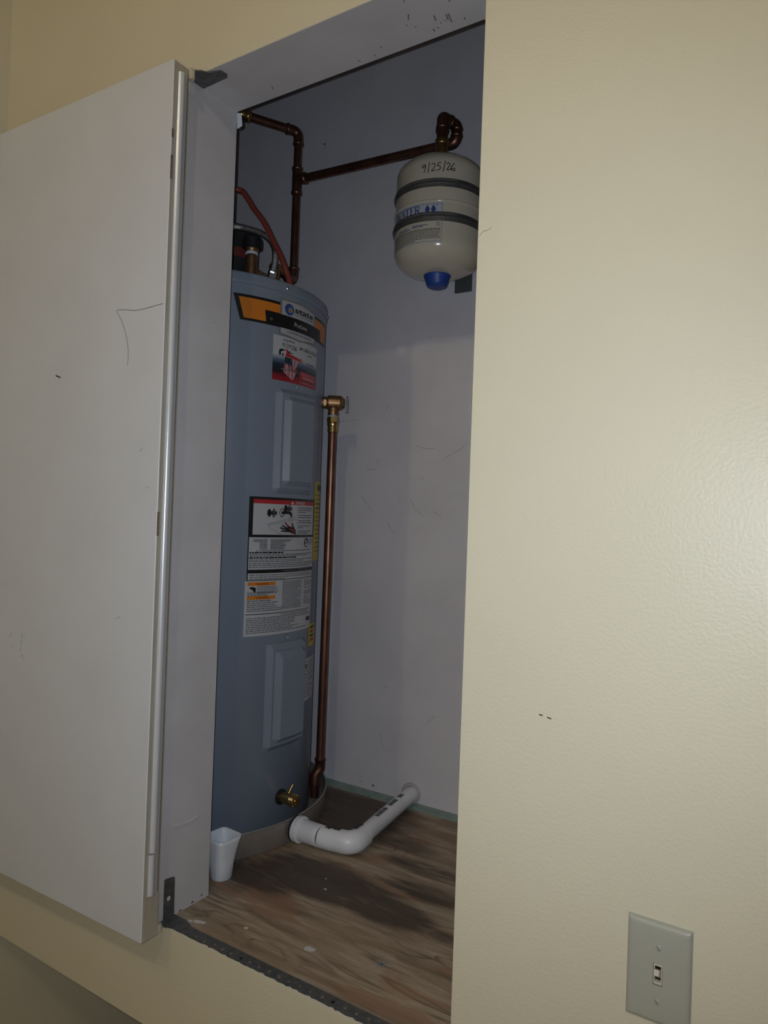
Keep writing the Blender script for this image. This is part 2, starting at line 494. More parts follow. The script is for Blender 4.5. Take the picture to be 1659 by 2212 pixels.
# jambs and header lining, 119 mm deep
mb = MB(); mb.box(XL - .032, XL, .0005, .119, ZS, ZH + .03)
jamb = tag(mb.build('trim_1', 'grey_jamb'), 'worn grey painted left jamb of the opening', kind='structure')
mb = MB(); mb.box(XR, XR + .032, .0165, .119, ZS, ZH + .03)
tag(mb.build('trim_2', 'grey_jamb'), 'grey right jamb hidden by the cream wall edge', kind='structure')
mb = MB(); mb.box(XL, XR, .0005, .119, ZH, ZH + .03)
header = tag(mb.build('trim_3', 'grey_jamb'), 'scuffed grey header board over the opening', kind='structure')

# small loose paint flake at the back top corner of the jamb
mb = MB()
mb.add([(XL - .001, .1195, 2.213), (XL + .0065, .123, 2.211), (XL + .0085, .1245, 2.188), (XL + .0005, .120, 2.182)], [(0, 1, 2, 3)])
mb.add([(XL - .001, .1203, 2.213), (XL + .0065, .1238, 2.211), (XL + .0085, .1253, 2.188), (XL + .0005, .1208, 2.182)], [(3, 2, 1, 0)])
mb.build('paint_flake', 'flap', jamb)

# irregular cream paint lip and metal strip on the sill
mb = MB()
px = -.975
k = 0
lip0 = .002
while px < XR - .002:
    x2 = min(px + .0062, XR)
    lip1 = .0006 + .0026 * abs(math.sin(k * 1.7)) * random.random() + .0016 * random.random()
    mb.add([(px, -.0005, ZS - .0046), (x2, -.0005, ZS - .0046), (x2, -.0003, ZS + .0022), (px, -.0003, ZS + .0022)], [(0, 1, 2, 3)])
    mb.add([(px, -.0003, ZS + .0022), (x2, -.0003, ZS + .0022), (x2, lip1, ZS + .0026), (px, lip0, ZS + .0026)], [(0, 1, 2, 3)])
    lip0 = lip1
    px = x2
    k += 1
mb.build('ragged_paint_edge', 'cream', wall_front)

mb = MB(); mb.box(-.968, XR, .0008, .0265, ZS - .0004, ZS + .002)
sill = tag(mb.build('trim_5', 'hinge'), 'dark metal strip with screw holes along the closet sill', kind='structure')
hx = [(-.905, .0125), (-.884, .011), (-.862, .014), (-.842, .0125), (-.823, .013), (-.80, .012), (-.782, .014), (-.762, .013), (-.741, .0145), (-.72, .013), (-.700, .0135),
      (-.679, .015), (-.658, .014), (-.636, .015), (-.616, .0145), (-.594, .0155), (-.573, .015), (-.552, .016), (-.53, .015), (-.508, .016), (-.486, .0155), (-.464, .016), (-.442, .016)]
for i, (x, y) in enumerate(hx):
    mb = MB()
    r = .0026 + .0012 * random.random()
    mb.lathe([(r, 0), (r * .8, .0007), (0, .0008)], (x, y, ZS + .002), (0, 0, 1), 10)
    mb.build('screw_hole' if i in (5, 14) else 'screw_head', 'hole' if i in (5, 14) else 'rust', sill)

def blob(name, x, y, rx, ry, m, parent, seed=0, rot=0.0):
    rr = random.Random(seed)
    pts = []
    for k in range(16):
        a = 2 * math.pi * k / 16
        q = .65 + .5 * rr.random()
        px_, py_ = rx * q * math.cos(a), ry * q * math.sin(a)
        pts.append((x + px_ * math.cos(rot) - py_ * math.sin(rot), y + px_ * math.sin(rot) + py_ * math.cos(rot), ZS + .0006))
    mb = MB()
    mb.add(pts + [(p[0], p[1], ZS) for p in pts], [tuple(range(16))] + [(k, 16 + k, 16 + (k + 1) % 16, (k + 1) % 16) for k in range(16)])
    return mb.build(name, m, parent)
blob('paint_spot', -.935, .047, .013, .0045, 'spot_white', closet_floor, 1, .3)
blob('paint_spot', -.728, .099, .0095, .007, 'spot_white', closet_floor, 2, .4)
blob('paint_spot', -.855, .082, .005, .003, 'spot_white', closet_floor, 3)
blob('paint_spot', -.950, .040, .005, .003, 'spot_white', closet_floor, 5)
blob('paint_spot', -.822, .268, .003, .0025, 'spot_white', closet_floor, 6)
blob('paint_spot', -.845, .30, .0022, .002, 'spot_white', closet_floor, 7)
mb = MB()
for p in ([(-.612, .129), (-.606, .137), (-.602, .145)], [(-.603, .128), (-.61, .140)], [(-.615, .138), (-.600, .134)]):
    strip(mb, p, .0014, lambda u, v: (u, v, ZS + .0004))
mb.build('pencil_mark', 'p_lblue', closet_floor)

# scuffs on the painted surfaces
def scuffs(name, segs, w, surf, m, parent):
    mb = MB()
    for s in segs:
        strip(mb, s, w, surf)
    return mb.build(name, m, parent)
scuffs('scuff_mark', [[(-.3067, 1.21), (-.3026, 1.2097)], [(-.2963, 1.2085), (-.2915, 1.2076)]], .0017, lambda u, v: (u, -.0004, v), 'scuff', wall_front)
scuffs('hairline_crack', [[(-.4117, 1.8297), (-.4058, 1.8348), (-.4005, 1.8344), (-.3946, 1.8377)]], .0006, lambda u, v: (u, -.0003, v), 'brown_scuff', wall_front)
BK = [[(-1.1603, 1.7078), (-1.1287, 1.709), (-1.0975, 1.7094)], [(-1.0114, 1.7306), (-1.0006, 1.7452)], [(-.8848, 1.9071), (-.881, 1.9107)],
      [(-.9121, 1.6342), (-.8842, 1.6269), (-.8631, 1.6278)], [(-.8323, 1.5996), (-.8209, 1.6086), (-.7923, 1.6211), (-.7702, 1.6387)],
      [(-1.0836, 1.5071), (-1.0677, 1.4919), (-1.0466, 1.4694)], [(-1.0646, 1.5775), (-1.0477, 1.5746), (-1.0344, 1.5753)], [(-1.0323, 1.6037), (-1.0283, 1.587)],
      [(-.8223, 1.5694), (-.8177, 1.5654)], [(-.9027, 1.5537), (-.8902, 1.5497)], [(-.9597, 1.4965), (-.9569, 1.5047)], [(-.9746, 1.7036), (-.9651, 1.7032)],
      [(-.8563, .9348), (-.8349, .9558)], [(-.9945, .8837), (-.9807, .8431)], [(-.9875, 1.0049), (-.9725, 1.0073)], [(-1.0536, .7438), (-1.0443, .7467)],
      [(-1.2544, 2.487), (-1.2397, 2.4859)], [(-.995, 1.435), (-.982, 1.418), (-.967, 1.409)], [(-.93, 1.505), (-.91, 1.47), (-.885, 1.455)], [(-.86, 1.47), (-.835, 1.455)]]
scuffs('faint_scuffs', BK, .0021, lambda u, v: (u, YB - .0004, v), 'scuff_soft', wall_back)
scuffs('dark_scuff', [[(-1.0115, .7431), (-1.0069, .7434)], [(-1.2499, 2.4964), (-1.245, 2.4965)]], .004, lambda u, v: (u, YB - .0005, v), 'scuff', wall_back)
HD = [[(-.5683, .0523), (-.5744, .0626)], [(-.5358, .0733), (-.5384, .0846)], [(-.515, .08), (-.5188, .0997)], [(-.5187, .0805), (-.5211, .0918)], [(-.5432, .099), (-.5427, .1014)],
      [(-.5342, .0921), (-.5333, .0936)], [(-.5263, .0904), (-.5253, .0919)], [(-.5732, .0805), (-.5715, .082)], [(-.6969, .1046), (-.696, .1093)], [(-.6453, .0938), (-.6452, .0979)],
      [(-.6652, .1043), (-.6649, .108)], [(-.8743, .09), (-.8768, .0955)], [(-.4975, .1), (-.4989, .1043)], [(-.5011, .0563), (-.5017, .0588)], [(-.5604, .024), (-.5599, .0267)],
      [(-.5511, .0983), (-.551, .1048)], [(-.5829, .0708), (-.5833, .0727)]]
scuffs('header_scuffs', HD, .0019, lambda u, v: (u, v, ZH - .0004), 'brown_scuff', header)
JB = [[(.0706, 1.7975), (.0829, 1.8036)], [(.1007, 1.7385), (.1107, 1.7346)]]
scuffs('jamb_scuffs', JB, .0013, lambda u, v: (XL + .0004, u, v), 'scuff_soft', jamb)
# chipped patch near the foot of the jamb
mb = MB()
ch = [(.0241, .8831), (.0489, .8796), (.0654, .879), (.0843, .882), (.088, .875), (.066, .870), (.047, .871), (.026, .876)]
mb.add([(XL + .0012 if i < 4 else XL + .0002, y, z) for i, (y, z) in enumerate(ch)], [(0, 1, 6, 7), (1, 2, 5, 6), (2, 3, 4, 5)])
mb.add([(XL + .0012 if i < 4 else XL + .0002, y, z + (.003 if i >= 4 else 0)) for i, (y, z) in enumerate([(.0241, .8831), (.0489, .8796), (.0654, .879), (.0843, .882), (.0843, .882), (.0654, .879), (.0489, .8796), (.0241, .8831)])],
       [(0, 1, 6, 7), (1, 2, 5, 6), (2, 3, 4, 5)])
mb.build('plaster_chip', 'grey_jamb', jamb)
for yy, zz, L_, w_ in ((.050, .7226, .0035, .0030), (.079, .7252, .0022, .0042), (.101, .7290, .0018, .0030)):
    scuffs('dark_chip', [[(yy - L_, zz - .0008), (yy, zz + .0006)], [(yy, zz + .0006), (yy + L_, zz - .0002)]], w_ * .6, lambda u, v: (XL + .0005, u, v), 'scuff', jamb)

# ------------------------------------------------------------------ the door, swung back flat against the wall
DW, DT, DZ0, DZ1 = .566, .034, .7257, 2.2058
mb = MB()
bev = .0012
mb.add([(-DW, 0, DZ0), (0 - bev, 0, DZ0), (-bev, 0, DZ1), (-DW, 0, DZ1)], [(0, 1, 2, 3)])
mb.add([(-DW, DT, DZ0), (0, DT, DZ0), (0, DT, DZ1), (-DW, DT, DZ1)], [(3, 2, 1, 0)])
mb.add([(-DW, 0, DZ0), (-DW, DT, DZ0), (-DW, DT, DZ1), (-DW, 0, DZ1)], [(0, 3, 2, 1)])
mb.add([(-bev, 0, DZ0), (0, bev, DZ0), (0, bev, DZ1), (-bev, 0, DZ1)], [(0, 1, 2, 3)])
mb.add([(0, bev, DZ0), (0, DT, DZ0), (0, DT, DZ1), (0, bev, DZ1)], [(0, 1, 2, 3)], 1)
mb.add([(-DW, 0, DZ1), (-bev, 0, DZ1), (0, bev, DZ1), (0, DT, DZ1), (-DW, DT, DZ1)], [(0, 1, 2, 3, 4)], 1)
mb.add([(-DW, 0, DZ0), (-bev, 0, DZ0), (0, bev, DZ0), (0, DT, DZ0), (-DW, DT, DZ0)], [(4, 3, 2, 1, 0)], 1)
door = tag(mb.build('door_1', ['grey_door', 'edge_tan']), 'plain grey flush closet door swung back against the cream wall', kind='structure')
door.location = (-.958, -.06, 0)
door.rotation_euler = (0, 0, math.radians(1.05))
def bead(z0, z1, yc, r, name='edge_bead'):
    mb = MB()
    n = 12
    ring = lambda z: [(r * math.cos(a), yc + r * math.sin(a), z) for a in [-math.pi / 2 + math.pi * k / n for k in range(n + 1)]]
    A, B = ring(z0), ring(z1)
    mb.add(A + B, [(k, k + 1, n + 2 + k, n + 1 + k) for k in range(n)], 0, True)
    mb.add(B, [tuple(range(n + 1))])
    mb.add(A, [tuple(range(n, -1, -1))])
    return mb.build(name, 'bead', door)
mb = MB(); mb.box(0, .0009, .0075, .0295, .872, 2.190); mb.build('edge_band', 'edge_grey', door)
mb = MB(); mb.box(0, .0008, .0060, .0295, .800, .869); mb.build('edge_band', 'edge_grey', door)
bead(.872, 2.190, .0165, .0065)
bead(.800, .869, .0150, .0060)
mb = MB(); mb.box(0, .0022, .0035, .0330, DZ0 + .001, .797); mb.build('edge_block', 'edge_tan', door)
mb = MB(); mb.box(0, .0012, .0305, .0316, .80, 2.196); mb.build('edge_line', 'brown_scuff', door)
# worn brown nicks on the front arris
for z0, z1 in ((2.005, 2.045), (2.075, 2.09), (1.405, 1.445)):
    mb = MB(); mb.box(-.0002, .0006, .0006, .0052, z0, z1); mb.build('worn_nick', 'brown_scuff', door)
DS = [[(.0043, 1.7946), (.0226, 1.7933), (.0475, 1.7915), (.073, 1.7909), (.0994, 1.7956), (.1211, 1.7976), (.122, 1.7946), (.1101, 1.7803), (.1009, 1.7639), (.0932, 1.7455), (.0883, 1.7275), (.0872, 1.7143), (.0882, 1.6973)]]
scuffs('scratch', DS, .0008, lambda u, v: (-u, -.0004, v), 'scuff', door)
scuffs('scuff_mark', [[(.2905, 1.6942), (.2768, 1.6897)]], .0028, lambda u, v: (-u, -.0004, v), 'scuff', door)
D2 = [[(.3792, 1.5707), (.3774, 1.5682)], [(.0405, 1.5529), (.0491, 1.547)], [(.0304, 1.4839), (.0237, 1.4861)], [(.3992, 1.198), (.4071, 1.189)], [(.3988, 1.1735), (.3971, 1.1673)],
      [(.3651, 1.2), (.3665, 1.1901)], [(.3674, 1.1851), (.3684, 1.1753)], [(.3682, 1.1717), (.3689, 1.1643)], [(.3703, 1.1537), (.3632, 1.159), (.3577, 1.1505)], [(.0932, 1.2564), (.082, 1.2615)]]
scuffs('scuff_mark', D2, .0016, lambda u, v: (-u, -.0004, v), 'scuff_soft', door)

# pivot hinges
h1 = thing('pivot_hinge', (-.975, 0, ZS), 'dark steel pivot hinge at the door foot, screwed to the jamb and sill', 'hinge')
mb = MB()
n = 10
yl = [(.0104, .0345)]
prof = [(.0104, ZS + .002), (.0345, ZS + .002), (.0335, .788)] + [(.0335 - .004 * (1 - math.cos(a)), .788 + .004 * math.sin(a)) for a in (.5, 1.0, 1.57)] + [(.0125, .7945), (.0104, .7925)]
mb.add([(XL + .0018, y, z) for y, z in prof] + [(XL, y, z) for y, z in prof], [tuple(range(len(prof)))] + [(i, len(prof) + i, len(prof) + (i + 1) % len(prof), (i + 1) % len(prof)) for i in range(len(prof))])
adopt(h1, mb.build('jamb_leaf', 'hinge'))
mb = MB(); mb.lathe([(0.0, 0), (.0042, 0), (.0042, .0004), (0, .0006)], (XL + .0018, .0206, .7576), (1, 0, 0), 12)
o = adopt(h1, mb.build('screw_slot', 'spot_white')); o.scale = (1, 1, 1)
mb = MB()
fp = [(-.986, .012), (-.985, .004), (-.972, -.001), (-.962, .000), (-.950, .003), (-.932, .0265), (-.955, .034), (-.986, .0345)]
mb.add([(x, y, ZS + .0038) for x, y in fp] + [(x, y, ZS + .0005) for x, y in fp], [tuple(range(8)), tuple(range(15, 7, -1))] + [(i, 8 + i, 8 + (i + 1) % 8, (i + 1) % 8) for i in range(8)])
adopt(h1, mb.build('floor_leaf', 'hinge'))
mb = MB(); mb.lathe([(0, -.007), (.0062, -.007), (.0068, -.004), (.0068, .005), (.005, .0072), (0, .0075)], (-.9755, -.0100, .7235), (0, 0, 1), 18)
adopt(h1, mb.build('knuckle', 'knuckle'))

h2 = thing('pivot_hinge', (-.97, 0, ZH), 'dark pivot hinge leaf under the header at the door top', 'hinge')
mb = MB()
fp = [(-.986, .0055), (-.986, .0317), (-.9246, .0296), (-.919, .0245), (-.920, .0106), (-.945, .0015), (-.951, -.008), (-.962, -.015), (-.972, -.012)]
k = len(fp)
mb.add([(x, y, ZH - .0022) for x, y in fp] + [(x, y, ZH) for x, y in fp], [tuple(range(k - 1, -1, -1)), tuple(range(k, 2 * k))] + [(i, (i + 1) % k, k + (i + 1) % k, k + i) for i in range(k)])
adopt(h2, mb.build('header_leaf', 'hinge'))
mb = MB(); mb.lathe([(0, -.012), (.006, -.012), (.0068, -.008), (.0068, .004), (.005, .007), (0, .0075)], (-.9615, -.0195, 2.2045), (0, 0, 1), 18)
adopt(h2, mb.build('knuckle', 'knuckle'))

# ------------------------------------------------------------------ light switch on the cream wall
sx, sz = -.1564, .9454
sw = thing('light_switch', (sx, 0, sz), 'grey green toggle light switch plate on the right hand cream wall', 'switch')
mb = MB()
W2, H2, TH = .035, .05715, .0062
def plate_off(u, v):
    d = min(W2 - abs(u), H2 - abs(v))
    if d <= 0: return .0
    t = min(1, d / .008)
    return TH * math.sqrt(max(0, 1 - (1 - t) ** 2)) * .85 + TH * .15 * min(1, d / .0015)
us = [-W2, -W2 + .0006, -W2 + .0015, -W2 + .003, -W2 + .005, -W2 + .008, -.005, .005, W2 - .008, W2 - .005, W2 - .003, W2 - .0015, W2 - .0006, W2]
vs_ = [-H2, -H2 + .0006, -H2 + .0015, -H2 + .003, -H2 + .005, -H2 + .008, -.012, .012, H2 - .008, H2 - .005, H2 - .003, H2 - .0015, H2 - .0006, H2]
grid = [(u, -plate_off(u, v), v) for v in vs_ for u in us]
nu = len(us)
fs = []
for j in range(len(vs_) - 1):
    for i in range(nu - 1):
        if i == 6 and j == 6:
            continue
        fs.append((j * nu + i, j * nu + i + 1, (j + 1) * nu + i + 1, (j + 1) * nu + i))
mb.add(grid, fs, 0, True)
mb.build('wall_plate', 'sw_plate', sw)
mb = MB()
for (a, b_) in (((-.005, -.012), (.005, -.012)), ((.005, -.012), (.005, .012)), ((.005, .012), (-.005, .012)), ((-.005, .012), (-.005, -.012))):
    mb.add([(a[0], -TH, a[1]), (b_[0], -TH, b_[1]), (b_[0], -.001, b_[1]), (a[0], -.001, a[1])], [(0, 1, 2, 3)])
mb.add([(-.005, -.001, -.012), (.005, -.001, -.012), (.005, -.001, .012), (-.005, -.001, .012)], [(0, 1, 2, 3)])
mb.build('slot_recess', 'hole', sw)
mb = MB()
for x0, x1, z0, z1 in ((-.0046, -.0034, -.0115, .0115), (.0034, .0046, -.0115, .0115), (-.0034, .0034, .0092, .0115), (-.0034, .0034, -.0115, -.0082)):
    mb.box(x0, x1, -.0058, -.0012, z0, z1)
mb.build('toggle_frame', 'sw_cream', sw)
mb = MB()
mb.add([(-.0033, -.002, -.005), (.0033, -.002, -.005), (.0033, -.002, .004), (-.0033, -.002, .004), (-.0028, -.0155, .0035), (.0028, -.0155, .0035), (.0028, -.0135, .0092), (-.0028, -.0135, .0092),
        (-.0030, -.0085, -.0015), (.0030, -.0085, -.0015), (.0030, -.0075, .0066), (-.0030, -.0075, .0066)],
       [(0, 1, 9, 8), (8, 9, 5, 4), (1, 2, 10, 9), (9, 10, 6, 5), (2, 3, 11, 10), (10, 11, 7, 6), (3, 0, 8, 11), (11, 8, 4, 7), (4, 5, 6, 7)])
mb.build('toggle_lever', 'sw_cream', sw)
for zz in (.0302, -.0302):
    mb = MB(); mb.lathe([(.0034, .0), (.0033, .0008), (.002, .0014), (0, .0016)], (0, -TH * .99, zz), (0, -1, 0), 18)
    s_ = mb.build('plate_screw', 'sw_screw', sw)
    mb = MB(); mb.obox((0, -TH - .0016, zz), (.0004, 0, .0003), (0, .0003, 0), (-.0015, 0, .0026))
    mb.build('screw_slot', 'sw_slot', s_)

# ------------------------------------------------------------------ water heater
TX, TY, TR = -1.323, .397, .280
TZ0, TZ1 = ZS + .010, 1.964
def tsurf(th, z, off=0.0):
    a = math.radians(th)
    return (TX + (TR + off) * math.sin(a), TY - (TR + off) * math.cos(a), z)
THC = 89.0
def tuv(u, v, off=0.0):                 # u: metres round the shell from the front line, v: height
    return tsurf(THC + math.degrees(u / TR), v, off)
wh = thing('water_heater', (TX, TY, TZ0), 'tall blue grey cylindrical electric water heater standing in a drain pan', 'water heater')
mb = MB()
def ringpatch(mb, th0, th1, z0, z1, off, mi=0, n=None, smooth=True):
    n = n or max(2, int(abs(th1 - th0) / 2.5))
    vs = []
    for z in (z0, z1):
        vs += [tsurf(th0 + (th1 - th0) * i / n, z, off) for i in range(n + 1)]
    mb.add(vs, [(i, i + 1, n + 2 + i, n + 1 + i) for i in range(n)], mi, smooth)
mb.slathe([(TR - .004, 0), (TR, .004), (TR, 1.20)], (TX, TY, TZ0), 128)
mb.lathe([(TR, 1.20), (TR, 1.9395 - TZ0)], (TX, TY, TZ0), (0, 0, 1), 128)
adopt(wh, mb.build('tank_shell', 'tank'))
mb = MB()
mb.slathe([(TR + .0004, 1.9395), (TR + .0022, 1.9400), (TR + .0025, 1.944)], (TX, TY, 0), 128)
mb.slathe([(TR + .0025, 1.944), (TR + .0025, 1.960), (TR + .0012, 1.9635), (TR - .003, 1.9645)], (TX, TY, 0), 128)
mb.slathe([(TR - .003, 1.9645), (TR - .01, 1.9625), (.2, 1.9635), (0, 1.966)], (TX, TY, 0), 128)
lid = adopt(wh, mb.build('top_lid', 'tank'))
for th, z in ((80.5, 1.950), (127.6, 1.950), (36, 1.950)):
    mb = MB()
    c = tsurf(th, z, .0022)
    ax = (math.sin(math.radians(th)), -math.cos(math.radians(th)), 0)
    mb.lathe([(.0042, 0), (.0040, .0015), (.0025, .0030), (0, .0034)], c, ax, 14)
    adopt(wh, mb.build('lid_screw', 'chrome'))

def access_panel(z0, z1):
    u0, u1 = -.0632, .0664
    du = [0, .0006, .0105, .0122, .0160, .0178, .0275, .0288, .0300]
    do = [0, .0015, .0120, .0128, .0118, .0124, .0235, .0242, .0242]
    us = [u0 + d for d in du] + [u0 + .030 + (u1 - u0 - .060) * k / 8 for k in range(1, 8)] + [u1 - d for d in reversed(du)]
    vs = [z0 + d for d in du] + [z1 - d for d in reversed(du)]
    def off(u, v):
        d = min(u - u0, u1 - u, v - z0, z1 - v)
        d = max(0, d)
        for (a, oa), (b, ob) in zip(zip(du[:-1], do[:-1]), zip(du[1:], do[1:])):
            if d <= b + 1e-9:
                return oa + (ob - oa) * (d - a) / (b - a)
        return do[-1]
    mb = MB()
    P = [tuv(u, v, off(u, v)) for v in vs for u in us]
    n = len(us)
    mb.add(P, [(j * n + i, j * n + i + 1, (j + 1) * n + i + 1, (j + 1) * n + i) for j in range(len(vs) - 1) for i in range(n - 1)], 0, True)
    o = adopt(wh, mb.build('access_panel', 'tank'))
    try:
        o.data.set_sharp_from_angle(angle=math.radians(14))
    except Exception:
        pass
    return o
ap1 = access_panel(1.4945, 1.7275)
ap2 = access_panel(.9235, 1.1600)
for z in (1.737, 1.1690):
    mb = MB(); mb.lathe([(.0045, 0), (.0045, .0022), (.003, .004), (0, .0045)], tsurf(89, z, 0), (1, 0, 0), 14)
    adopt(wh, mb.build('panel_screw', 'tank'))

# -- print helpers on curved surfaces
def mono(mb, poly, surf, off, mi=0, step=.008):
    """fill any simple polygon on a curved surface, cut into narrow upright strips"""
    xs = sorted(set(round(p[0], 7) for p in poly))
    cols = []
    for a, b in zip(xs[:-1], xs[1:]):
        k = max(1, int(math.ceil((b - a) / step)))
        cols += [a + (b - a) * i / k for i in range(k)]
    cols.append(xs[-1])
    P = [(round(p[0], 7), p[1]) for p in poly]
    for a, b in zip(cols[:-1], cols[1:]):
        m = (a + b) / 2
        hit = []
        for p, q in zip(P, P[1:] + P[:1]):
            if min(p[0], q[0]) < m < max(p[0], q[0]):
                g = (q[1] - p[1]) / (q[0] - p[0])
                hit.append((p[1] + g * (m - p[0]), p[1] + g * (a - p[0]), p[1] + g * (b - p[0])))
        hit.sort()
        for lo, hi in zip(hit[0::2], hit[1::2]):
            mb.add([surf(a, lo[1], off), surf(b, lo[2], off), surf(b, hi[2], off), surf(a, hi[1], off)], [(0, 1, 2, 3)], mi, False)
def rect(mb, u0, u1, v0, v1, surf, off, mi=0):
    mono(mb, [(u0, v0), (u1, v0), (u1, v1), (u0, v1)], surf, off, mi)
def disc(mb, u, v, ru, rv, surf, off, mi=0, n=20, inner=None):
    P = [(u + ru * math.cos(2 * math.pi * k / n), v + rv * math.sin(2 * math.pi * k / n)) for k in range(n)]
    if inner:
        Q = [(u + inner * ru * math.cos(2 * math.pi * k / n), v + inner * rv * math.sin(2 * math.pi * k / n)) for k in range(n)]
        mb.add([surf(*p, off) for p in P + Q], [(k, (k + 1) % n, n + (k + 1) % n, n + k) for k in range(n)], mi)
    else:
        mono(mb, P, surf, off, mi, .005)
def poly(mb, pts, surf, off, mi=0):
    mono(mb, list(pts), surf, off, mi, .005)
def text(mb, s, u, v, h, surf, off, mi=0, width=None, align='LEFT', bold=0.0, shear=0.0):
    cu = bpy.data.curves.new('t', 'FONT')
    cu.body = s
    cu.size = 1.0
    cu.offset = bold
    cu.shear = shear
    cu.resolution_u = 3
    ob = bpy.data.objects.new('t', cu)
    COL.objects.link(ob)
    dg = bpy.context.evaluated_depsgraph_get()
    me = bpy.data.meshes.new_from_object(ob.evaluated_get(dg))
    xs = [q.co.x for q in me.vertices]
    if xs:
        x0, x1 = min(xs), max(xs)
        ky = h / .70
        kx = ky if width is None else width / (x1 - x0)
        ua = u if align == 'LEFT' else u - (x1 - x0) * kx / 2
        mb.add([surf(ua + (q.co.x - x0) * kx, v + q.co.y * ky, off) for q in me.vertices], [tuple(p.vertices) for p in me.polygons], mi)
    bpy.data.objects.remove(ob, do_unlink=True)
    bpy.data.curves.remove(cu)
    bpy.data.meshes.remove(me)
def words(mb, u0, u1, v, h, surf, off, mi, seed=0, fill=1.0, unit=.004):
    """a line of print too small to read: word-sized dashes"""
    rr = random.Random(seed)
    u = u0
    end = u0 + (u1 - u0) * fill
    while u < end - unit * .4:
        w = min(unit * (.28 + .85 * rr.random()), end - u)
        rect(mb, u, u + w, v - h / 2, v + h / 2, surf, off, mi)
        u += w + unit * .13
def stroke(mb, pts, w, surf, off, mi=0):
    P = [tuple(pts[0])]
    for a, b in zip(pts[:-1], pts[1:]):
        k = max(1, int(math.ceil(math.hypot(b[0] - a[0], b[1] - a[1]) / .006)))
        P += [(a[0] + (b[0] - a[0]) * i / k, a[1] + (b[1] - a[1]) * i / k) for i in range(1, k + 1)]
    strip(mb, P, w, lambda a, b: surf(a, b, off), mi)
D = lambda th: math.radians(th - THC) * TR

# -- brand badge
mb = MB()   # materials: 0 black 1 orange 2 label white 3 taupe 4 blue 5 light blue 6 print white 7 grey
zb0, zb1 = 1.861, 1.9165
mono(mb, [(D(57.8), zb0), (D(119.2), zb0), (D(122.6), zb1), (D(54.4), zb1)], tuv, .0005, 0)
mono(mb, [(D(59.4), zb0 + .0055), (D(70.2), zb0 + .0055), (D(69.3), 1.8915), (D(77.6), 1.8915), (D(77.6), zb1 - .0062), (D(56.9), zb1 - .0062)], tuv, .0009, 1)
rect(mb, D(101.2), D(108.6), 1.8885, zb1 - .0062, tuv, .0009, 1)
mono(mb, [(D(108.5), zb0 + .0045), (D(117.4), zb0 + .0045), (D(120.2), zb1 - .0062), (D(108.5), zb1 - .0062)], tuv, .0009, 1)
mono(mb, [(D(70.0), zb0), (D(109.4), zb0), (D(109.0), 1.8905), (D(69.2), 1.8905)], tuv, .0011, 0)
mono(mb, [(D(76.9), 1.8905), (D(101.9), 1.8905), (D(101.9), 1.9205), (D(89.5), 1.9275), (D(76.9), 1.9255)], tuv, .0012, 3)
mono(mb, [(D(77.9), 1.8905), (D(101.0), 1.8905), (D(101.0), 1.9178), (D(90), 1.9240), (D(77.9), 1.9222)], tuv, .0016, 2)
mono(mb, [(D(76.4), 1.8612), (D(102.4), 1.8612), (D(102.4), 1.8492), (D(89.5), 1.8405), (D(76.4), 1.8472)], tuv, .0012, 3)
mono(mb, [(D(77.5), 1.8612), (D(101.6), 1.8612), (D(101.6), 1.8510), (D(89.5), 1.8440), (D(77.5), 1.8498)], tuv, .0016, 2)
cu_ = D(82.2)
disc(mb, cu_, 1.9055, .0135, .0128, tuv, .0020, 4, 28)
disc(mb, cu_ + .0022, 1.9045, .0078, .0074, tuv, .0023, 5, 24)
disc(mb, cu_ + .0030, 1.9042, .0044, .0042, tuv, .0026, 1, 20)
text(mb, 'state', D(85.6), 1.9028, .0128, tuv, .0021, 0, width=.0690, bold=.022)
text(mb, 'WATER HEATERS', D(85.6), 1.8962, .0042, tuv, .0021, 7, width=.0690)
text(mb, 'ProLine', D(90.2), 1.8718, .0092, tuv, .0015, 6, width=.0440, align='C', bold=.008)
text(mb, 'COMMERCIAL GRADE', D(89.9), 1.8528, .0050, tuv, .0020, 0, width=.0860, align='C')
disc(mb, D(72.4), 1.8745, .0030, .0030, tuv, .0015, 3, 14, .55)
disc(mb, D(106.5), 1.8745, .0030, .0030, tuv, .0015, 3, 14, .55)
tag(adopt(wh, mb.build('brand_badge', ['p_black', 'p_orange', 'label_grey', 'p_taupe', 'p_blue', 'p_lblue', 'p_white', 'p_grey'])), 'black and orange brand badge with white logo plate')

# -- plumber's service sticker
mb = MB()   # 0 fade 1 black 2 red 3 print white 4 pale red 5 navy 6 grey
s0, s1, sv0, sv1 = D(73.9), D(105.8), 1.744, 1.843
SWD, SHT = s1 - s0, sv1 - sv0
sf = lambda x, y: (s0 + x * SWD, sv1 - y * SHT)
nrow = 20
for j in range(nrow):
    rect(mb, s0, s1, sv0 + SHT * j / nrow, sv0 + SHT * (j + 1) / nrow, tuv, .0005, 0)
def srect(x0, x1, y0, y1, mi, off=.0008):
    a, b = sf(x0, y1), sf(x1, y0)
    rect(mb, a[0], b[0], a[1], b[1], tuv, off, mi)
def spoly(pts, mi, off=.0010):
    poly(mb, [sf(*p) for p in reversed(pts)], tuv, off, mi)
words(mb, *[sf(.17, .07)[0], sf(.39, .07)[0]], sf(0, .075)[1], .0030, tuv, .0008, 6, 3, 1, .012)
